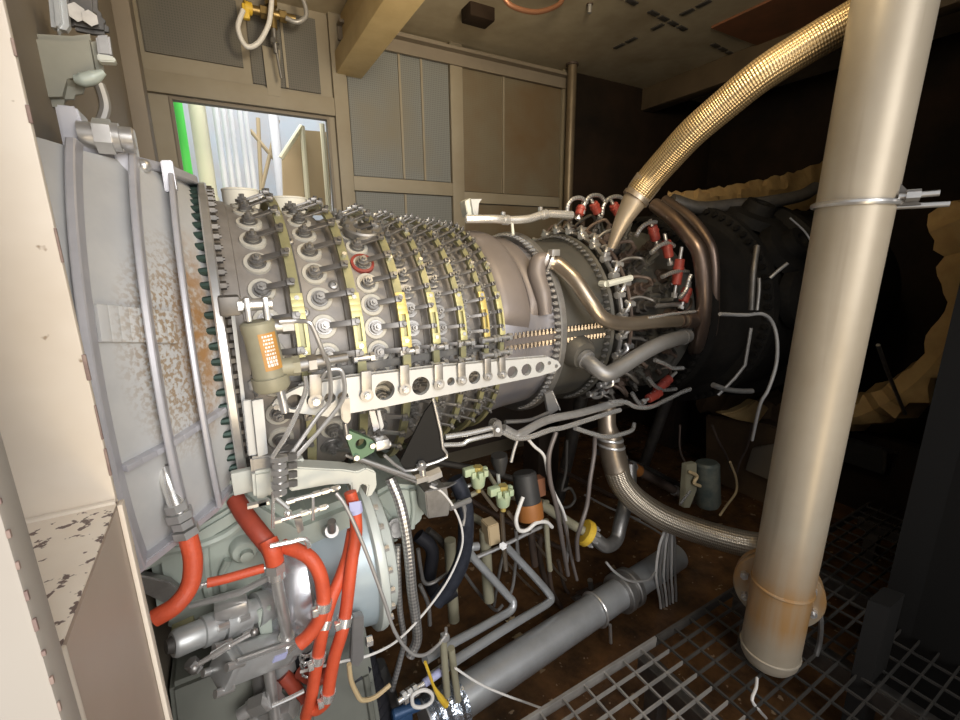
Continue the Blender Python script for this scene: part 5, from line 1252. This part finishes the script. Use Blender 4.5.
part(MB().hexa(W(503, 546, 1.08), W(503, 546, 1.06), .013), 'bolt', 'steel', root)
sm = [([(452, 495, 1.1), (465, 488, 1.1), (478, 480, 1.1)], .006, 'steel_dull', 'thin tube leading up to the farther green valve head'),
      ([(443, 505, 1.12), (460, 500, 1.12), (477, 492, 1.12)], .008, 'olive', 'olive tube level behind the square valve box'),
      ([(481, 490, 1.08), (490, 502, 1.08), (497, 510, 1.08)], .006, 'bronze', 'thin tube slanting between the two green valve heads'),
      ([(508, 512, 1.05), (514, 520, 1.05), (521, 530, 1.05), (530, 531, 1.06)], .006, 'bronze', 'thin bronze tube curling under the nearer green valve head'),
      ([(470, 560, 1.12), (498, 548, 1.12), (528, 533, 1.12), (545, 525, 1.12)], .007, 'steel', 'long thin rod slanting through the valve rack'),
      ([(458, 502, 1.04), (463, 504, 1.04), (465, 515, 1.04), (463, 525, 1.04)], .007, 'steel', 'small bent tube end beside the white wire'),
      ([(418, 549, 1.1), (421, 570, 1.1), (424, 582, 1.1), (432, 583, 1.1), (448, 573, 1.1)], .006, 'steel_dull', 'hooked thin tube behind the long braided hose'),
      ([(462, 570, 1.2), (478, 592, 1.2), (495, 610, 1.2), (503, 605, 1.2)], .006, 'steel_dull', 'thin tube running down to the oily floor with a turned-up end'),
      ([(503, 555, 1.2), (498, 580, 1.2), (494, 606, 1.2)], .006, 'steel_dull', 'thin upright tube between the two bent floor pipes'),
      ([(516, 560, 1.18), (513, 585, 1.18), (508, 600, 1.18)], .006, 'steel', 'thin leaning tube right of the first bent floor pipe'),
      ([(505, 560, 1.3), (525, 582, 1.3), (545, 600, 1.3), (560, 618, 1.2)], .005, 'bronze', 'thin bronze line running low along the far bent pipe'),
      ([(548, 560, 1.2), (552, 590, 1.2), (562, 608, 1.2), (572, 616, 1.2)], .009, 'brown_soot', 'dark curved tube bending toward the floor pipe'),
      ([(558, 560, 1.25), (566, 590, 1.25), (578, 600, 1.25)], .008, 'brown_soot', 'second dark curved tube near the floor pipe coupling'),
      ([(560, 505, 1.1), (566, 530, 1.1), (572, 560, 1.1), (577, 580, 1.1)], .006, 'mauve', 'thin pale line falling left of the yellow flange'),
      ([(565, 515, 1.12), (568, 545, 1.12), (566, 570, 1.12)], .006, 'wire_grey', 'thin grey line close to the pale falling one'),
      ([(533, 540, 1.2), (545, 555, 1.2), (556, 570, 1.2), (566, 580, 1.2)], .005, 'bronze', 'thin diagonal line in the dark below the amber end'),
      ([(585, 495, 1.4), (610, 508, 1.4), (640, 520, 1.4)], .005, 'wire_grey', 'faint straight line in the dark beyond the yellow flange'),
      ([(628, 515, 1.2), (655, 530, 1.2), (672, 542, 1.2)], .005, 'wire_grey', 'faint line under the drooping braided hose')]
for P, r, m_, lab in sm: pipe('small_tube', lab, 'tube', P, r, m_, 8, 5)
dk = [([(436, 462, 1.35), (480, 470, 1.35), (540, 486, 1.35)], .012, 'steel_dark', 'dark pipe crossing high behind the two green valve heads'),
      ([(440, 478, 1.3), (470, 500, 1.3), (505, 520, 1.3), (560, 548, 1.3)], .010, 'bronze_dark', 'dark bronze pipe sloping behind the valve rack'),
      ([(470, 515, 1.25), (486, 525, 1.25), (497, 537, 1.25)], .014, 'olive', 'short olive pipe end behind the pale tan block'),
      ([(428, 530, 1.25), (440, 540, 1.25), (452, 556, 1.25), (458, 570, 1.25)], .012, 'steel_dark', 'dark pipe turning down behind the blue-black hose'),
      ([(540, 535, 1.3), (540, 560, 1.3), (548, 590, 1.3)], .012, 'brown_soot', 'sooty upright pipe behind the slim olive upright'),
      ([(597, 452, 1.6), (650, 470, 1.6), (705, 500, 1.6), (740, 520, 1.6)], .016, 'steel_dark', 'dark sloping pipe far behind the drooping braided hose'),
      ([(560, 470, 1.7), (600, 490, 1.7), (650, 515, 1.7)], .012, 'bronze_dark', 'dim bronze pipe deep in the dark left of the far sloping pipe'),
      ([(486, 470, 1.2), (500, 490, 1.2), (520, 500, 1.2), (548, 502, 1.2)], .008, 'olive', 'olive tube bending round behind the dark sensor boot'),
      ([(420, 585, 1.0), (428, 604, 1.0), (430, 625, 1.0)], .006, 'steel_dull', 'thin upright tube beside the long braided hose, low down'),
      ([(575, 596, 1.25), (590, 588, 1.25), (612, 586, 1.2)], .014, 'steel_dark', 'dark stub pipe end just behind the grooved coupling')]
for P, r, m_, lab in dk: pipe('rack_pipe', lab, 'pipe', P, r, m_, 10, 5)
root = thing('coupling_body', 'rusty valve body sitting behind the grooved coupling of the floor pipe', 'valve', W(590, 600, 1.2))
part(MB().cyl(W(580, 600, 1.2), W(604, 590, 1.2), .035, 18, bev=.005), 'body', 'brown_soot', root)
part(MB().hexa(W(574, 603, 1.2), W(581, 600, 1.2), .026).cyl(W(592, 594, 1.2), W(590, 580, 1.2), .012, 10), 'port', 'steel_dull', root)
# two bent pipes over the floor
pipe('floor_tube', 'first bent grey pipe over the oily floor, nearer the engine front', 'pipe', [(478, 546, 1.12), (470, 548, 1.12), (472, 556, 1.12), (490, 576, 1.10), (508, 596, 1.08), (513, 602, 1.07), (511, 610, 1.06), (500, 617, 1.05), (475, 631, 1.02), (447, 646, .99), (425, 660, .96)], .0135, 'pipe_grey', 12, 5)
pipe('floor_tube', 'second bent grey pipe over the oily floor, nearer the big floor pipe', 'pipe', [(505, 545, 1.12), (515, 556, 1.12), (530, 572, 1.10), (546, 590, 1.08), (551, 598, 1.07), (548, 603, 1.06), (535, 611, 1.04), (505, 629, 1.0), (475, 648, .97), (455, 661, .95), (430, 678, .92)], .0135, 'pipe_grey', 12, 5)
# big floor pipe
FP = thing('floor_pipe', 'thick grey drain pipe with a grooved coupling lying along the oily floor', 'pipe', W(545, 640, .99))
a, b = W(425, 722, .94), W(676, 556, 1.05); ax = b-a
part(MB().cyl(a, b, .056, 32), 'tube', 'pipe_grey', FP)
mb = MB()
for f in (.695, .735): c = a+ax*f; d = ax.normalized(); mb.cyl(c-d*.014, c+d*.014, .076, 28, bev=.004)
c = a+ax*.715; d = ax.normalized(); mb.cyl(c-d*.04, c+d*.04, .064, 28); part(mb, 'coupling', 'steel_dull', FP)
c = a+ax*.575; mb = MB().torus(c, ax, .060, .006, 32, 8).cyl(c+V((.03, -.05, -.04)), c+V((.035, -.055, -.12)), .006, 8); part(mb, 'pipe_loop', 'steel', FP)
root = thing('foil_wrap', 'crumpled shiny foil wrapped round the near end of the floor pipe', 'foil', a)
mb = MB(); d = ax.normalized(); random.seed(8)
pp = [a+d*(.005+.014*i) for i in range(9)]; mb.tube(pp, [.064+random.uniform(-.004, .006) for _ in pp], 18, 2); part(mb, 'wrap', 'foil', root)
for u, v, lab in ((511, 620, 'small pale scrap of litter between the two bent floor pipes'), (518, 636, 'curled tan scrap of litter lying against the second bent floor pipe'), (555, 626, 'tan lump of debris beside the floor pipe coupling')):
    c = WZ(u, v, -1.41); root = None
    t = bmesh.new(); bmesh.ops.create_grid(t, x_segments=5, y_segments=4, size=.02)
    for q_ in t.verts: q_.co.z += random.uniform(-.008, .008); q_.co.y *= .6
    bmesh.ops.solidify(t, geom=t.faces[:], thickness=.004)
    solid(MB()._add(t, Mx.Translation(c)), 'litter_scrap', 'out_tan', lab, 'litter')
# yellow flange with elbow
YF_ = thing('yellow_flange', 'yellow bolted flange with a steel elbow rising to the engine', 'flange', W(590, 545, 1.08))
a, b = W(583, 531, 1.10), W(604, 544, 1.06); ax = (b-a).normalized()
part(MB().lathe([(0, 0), (0, .045), (.005, .05), (.024, .05), (.028, .045), (.028, 0)], a, ax, 30), 'flange_disc', 'yellow', YF_)
mb = MB(); e1 = ax.orthogonal().normalized(); e2 = ax.cross(e1)
for i in range(8): p = a+(e1*cos(i*pi/4)+e2*sin(i*pi/4))*.036; mb.hexa(p+ax*.028, p+ax*.044, .009).cyl(p+ax*.028, p+ax*.054, .005, 8)
part(mb, 'flange_bolt', 'steel', YF_)
part(MB().tube([a+ax*.02, a+ax*.06, W(606, 546, 1.06), W(616, 540, 1.07), W(620, 525, 1.09), W(625, 505, 1.12), W(629, 485, 1.15), W(630, 465, 1.18)], [.026, .026, .026, .026, .027, .029, .029, .027], 16, 6), 'elbow', 'steel_dull', YF_)
part(MB().tube([W(540, 503, 1.16), W(556, 514, 1.14), W(573, 525, 1.12), a], .018, 14, 4), 'feed_pipe', 'olive', YF_)
# far pipe behind and grey junction device
root = thing('far_pipe', 'long pipe with an orange joint behind the drooping braided hose', 'pipe', W(660, 490, 1.5))
a, b = W(622, 462, 1.5), W(720, 515, 1.4); part(MB().cyl(a, b, .024, 16), 'tube', 'brown_soot', root)
c = a.lerp(b, .13); d = (b-a).normalized(); part(MB().cyl(c-d*.03, c+d*.02, .032, 16), 'orange_joint', 'orange_box', root)
part(MB().hexa(c-d*.06, c-d*.03, .034).hexa(a.lerp(b, .5)-d*.015, a.lerp(b, .5)+d*.015, .03), 'joint_nut', 'steel', root)
JD = thing('junction_unit', 'dim teal-grey round device standing behind the drooping braided hose', 'device', W(705, 510, 1.25))
a, b = W(707, 462, 1.25), W(708, 506, 1.22); part(MB().lathe([(0, 0), (0, .05), (.012, .06), ((b-a).length*.9, .062), ((b-a).length, .05), ((b-a).length, 0)], a, b-a, 26), 'body', 'teal_grey', JD)
part(MB().plate(pts([(687, 465, 1.2), (697, 463, 1.2), (697, 490, 1.2), (690, 508, 1.2), (684, 508, 1.2)]), (0, 1, 0), .03, bev=.003), 'bracket', 'olive', JD)
part(MB().tube(pts([(690, 472, 1.18), (697, 476, 1.18), (694, 483, 1.18), (700, 486, 1.18)]), .008, 8, 4), 'coil_lead', 'wire_tan', JD)
part(MB().cyl(W(680, 504, 1.15), W(690, 491, 1.17), .007, 10), 'bright_pin', 'steel_bright', JD)
pipe('lead_wire', 'tan lead drooping right of the teal-grey device', 'wire', [(730, 462, 1.2), (736, 478, 1.2), (736, 492, 1.2), (727, 505, 1.18), (720, 515, 1.15)], .006, 'wire_tan', 8, 6)
pipe('lead_wire', 'dark brown lead hanging in front of the lagging, left one', 'wire', [(712, 425, 1.3), (718, 440, 1.3), (726, 455, 1.3), (731, 470, 1.3)], .006, 'brown_soot', 8, 6)
pipe('lead_wire', 'dark brown lead hanging in front of the lagging, right one', 'wire', [(752, 425, 1.3), (748, 445, 1.3), (740, 462, 1.3), (735, 480, 1.3)], .006, 'brown_soot', 8, 6)
pipe('lead_wire', 'thin dark line dropping toward the teal-grey device', 'wire', [(680, 425, 1.3), (680, 450, 1.3), (688, 468, 1.3)], .005, 'brown_soot', 8, 6)

# ---------------------------------------------------------------- lagging and bulkhead at the hot end
LG = thing('exhaust_lagging', 'ragged brown insulation blanket round the exhaust end of the turbine', 'insulation', V((2.95, 1.4, -1.3)))
random.seed(21)
def lag(d0, d1, r0, r1, x, th, m_, n=30):
    t = bmesh.new(); rows = []
    for i in range(n+1):
        dg = d0+(d1-d0)*i/n; j0 = random.uniform(-.02, .02); j1 = random.uniform(-.05, .05); jx = random.uniform(-.02, .02)
        rows.append([t.verts.new(E(xx+jx, rr, dg)) for xx, rr in ((x, r0+j0), (x-th, r0+.03+j0), (x-th*1.15, (r0+r1)/2), (x-th, r1-.04+j1), (x, r1+j1))])
    for A, B in zip(rows, rows[1:]):
        for i in range(4): t.faces.new((A[i], A[i+1], B[i+1], B[i]))
    return MB()._add(t)
t = bmesh.new(); rows = []
for i in range(41):
    f = i/40; u = 668+172*f; vt = 192-10*f-26*f**2.2+random.uniform(-1.6, 1.6); vb = 209+random.uniform(-2, 4)
    rows.append([t.verts.new(W(u+random.uniform(-1, 1), vt+(vb-vt)*k/5, 1.5+.10*abs(k/5-.45)**1.5+random.uniform(-.012, .012))) for k in range(6)])
for A, B in zip(rows, rows[1:]):
    for k in range(5): t.faces.new((A[k], A[k+1], B[k+1], B[k]))
bmesh.ops.solidify(t, geom=t.faces[:], thickness=.05)
part(MB()._add(t), 'top_blanket', 'insulation', LG)
part(lag(-65, 35, .66, .86, 3.0, .20, 'insulation'), 'side_blanket', 'insulation', LG)
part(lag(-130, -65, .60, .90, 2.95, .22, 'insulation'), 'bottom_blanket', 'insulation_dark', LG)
root = thing('blanket_scrap', 'torn orange-brown scrap of lagging under the turbine', 'insulation', W(740, 420, 1.35))
part(MB().plate(pts([(722, 414, 1.3), (735, 412, 1.3), (748, 406, 1.3), (756, 400, 1.3), (770, 408, 1.3), (758, 424, 1.3), (738, 420, 1.3)]), (0, 1, 0), .05, bev=.008), 'scrap', 'insulation', root)
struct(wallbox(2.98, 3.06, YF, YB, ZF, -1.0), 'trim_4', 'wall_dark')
root = thing('lower_plenum', 'dim brown box plenum low behind the tall pipe', 'plenum', V((2.5, 1.3, ZF)))
part(MB().plate([WX(705, 415, 2.6), WX(770, 425, 2.6), WX(815, 445, 2.6), WX(815, 520, 2.6), WX(705, 500, 2.6)], (1, 0, 0), .2, bev=.01), 'side', 'insulation_dark', root)
part(MB().plate([WX(752, 448, 2.55), WX(790, 442, 2.55), WX(800, 470, 2.55), WX(780, 485, 2.55), WX(745, 470, 2.55)], (1, 0, 0), .04, bev=.004), 'cover', 'wall_brown', root)
pipe('drain_tube', 'thin bright tube slanting behind the tall pipe into the dark corner', 'tube', [(878, 345, .75), (886, 368, .75), (895, 390, .75), (905, 414, .75)], .008, 'steel_dull', 8, 0)
root = thing('corner_box', 'dark grey box with a rail standing in the far right corner', 'box', W(905, 470, .8))
part(MB().plate(pts([(885, 450, .8), (925, 452, .8), (922, 482, .8), (884, 475, .8)]), (0, 1, 0), .2, bev=.008), 'body', 'plate_dark', root)
part(MB().tube(pts([(884, 470, .79), (885, 452, .79), (918, 454, .79)]), .008, 8, 0), 'rail', 'steel_dark', root)
# ---------------------------------------------------------------- grating, skid and dark plate
GZ = -1.2
gy0, gy1 = -.25, .742
D('galv_shaded', (.045, .042, .038), .6, .2, (.09, .08, .07), 6, .6)  # same grating; the light fading to the right is put into this colour
def grating(gx0, gx1, m_, lab, legs):
    GR = thing('floor_grating', lab, 'grating', V(((gx0+gx1)/2, .3, GZ-.03)), 'floor grating panels')
    mb = MB(); n = int((gy1-gy0)/.047)
    for i in range(n+1): mb.box(((gx0+gx1)/2, gy1-i*.047, GZ-.007), (gx1-gx0, .0036, .014), 0)
    part(mb, 'bearing_bars', m_, GR)
    mb = MB(); x = gx0+.004
    while x < gx1: mb.box((x, (gy0+gy1)/2, GZ-.004), (.0055, gy1-gy0, .007), 0); x += .078
    part(mb, 'cross_bars', m_, GR)
    part(MB().box(((gx0+gx1)/2, gy1+.003, GZ-.014), (gx1-gx0, .008, .034), 0), 'edge_bar', m_, GR)
    for x in legs: part(MB().box((x, (gy0+gy1)/2, GZ-.06), (.05, gy1-gy0, .06), .004).box((x, gy1-.06, (GZ-.09+ZF)/2), (.05, .05, ZF*-1+GZ-.07), .004), 'support_beam', 'steel_dark', GR)
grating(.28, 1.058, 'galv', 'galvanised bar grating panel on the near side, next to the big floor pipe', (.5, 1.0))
grating(1.062, 2.6, 'galv_shaded', 'bar grating panel under and behind the tall pipe, painted dark as in shade', (1.5, 1.9, 2.5))
DP = thing('dark_plate', 'dark upright steel plate at the bottom right corner in front of the grating', 'plate', V((1.6, .34, ZF)))
part(MB().plate([WZ(868, 600, -.95), WZ(890, 608, -.95), WZ(890, 608, -.95)+V((0, 0, -.5)), WZ(868, 600, -.95)+V((0, 0, -.5))], (1, 0, 0), .1), 'plate', 'plate_black', DP)
SK = thing('skid_base', 'grey-green sloping skid base under the pumps at bottom left', 'base', V((.0, 1.2, ZF)))
part(MB().plate([V((XL, .80, ZF)), V((XL, .95, -1.02)), V((XL, 1.0, -.90)), V((XL, 1.9, -.90)), V((XL, 1.9, ZF))], (1, 0, 0), .42, bev=.01), 'casting', 'skid', SK)
mb = MB()
for x in (-.1, .05, .19): mb.tube([V((x, .80, -1.40)), V((x, .94, -1.04))], .008, 8, 0)
part(mb, 'rib', 'skid', SK)

# ================================================================ light
def area(name, loc, aim, size, power, col=(1, 1, 1), sy=None):
    l = bpy.data.lights.new(name, 'AREA'); l.energy = power; l.color = col; l.size = size
    if sy: l.shape = 'RECTANGLE'; l.size_y = sy
    o = bpy.data.objects.new(name, l); COL.objects.link(o); o.location = V(loc)+V((0, 0, ZO))
    o.rotation_euler = (V(aim)-V(loc)).to_track_quat('-Z', 'Y').to_euler(); return o
area('daylight_through_door', (.35, -1.35, .5), (.05, 1.4, -.45), 1.6, 21, (1, .97, .93)).data.spread = radians(95)
area('warm_fill_over_door', (.75, .52, .86), (1.3, 2.1, 1.15), .35, 18, (1, .83, .56))  # unseen warm fill added to brighten the ceiling and beam
area('ground_bounce_fill', (.45, -.5, -.8), (.80, 2.0, .95), .8, 4.5, (1, .80, .52)).data.spread = radians(64)  # added upward fill imitating warm ground bounce onto the beam underside
area('daylight_outside_hatch', (.3, 3.15, 2.1), (.5, 3.9, .4), .5, 45, (1, 1, 1))
w = bpy.data.worlds.new('sky'); SC.world = w; w.use_nodes = True
bg = w.node_tree.nodes['Background']; bg.inputs['Color'].default_value = (.95, .97, 1, 1); bg.inputs['Strength'].default_value = .62
SC.view_settings.view_transform = 'Standard'; SC.view_settings.look = 'None'; SC.view_settings.exposure = 0
SC.cycles.use_denoising = True
SC.cycles.max_bounces = 8
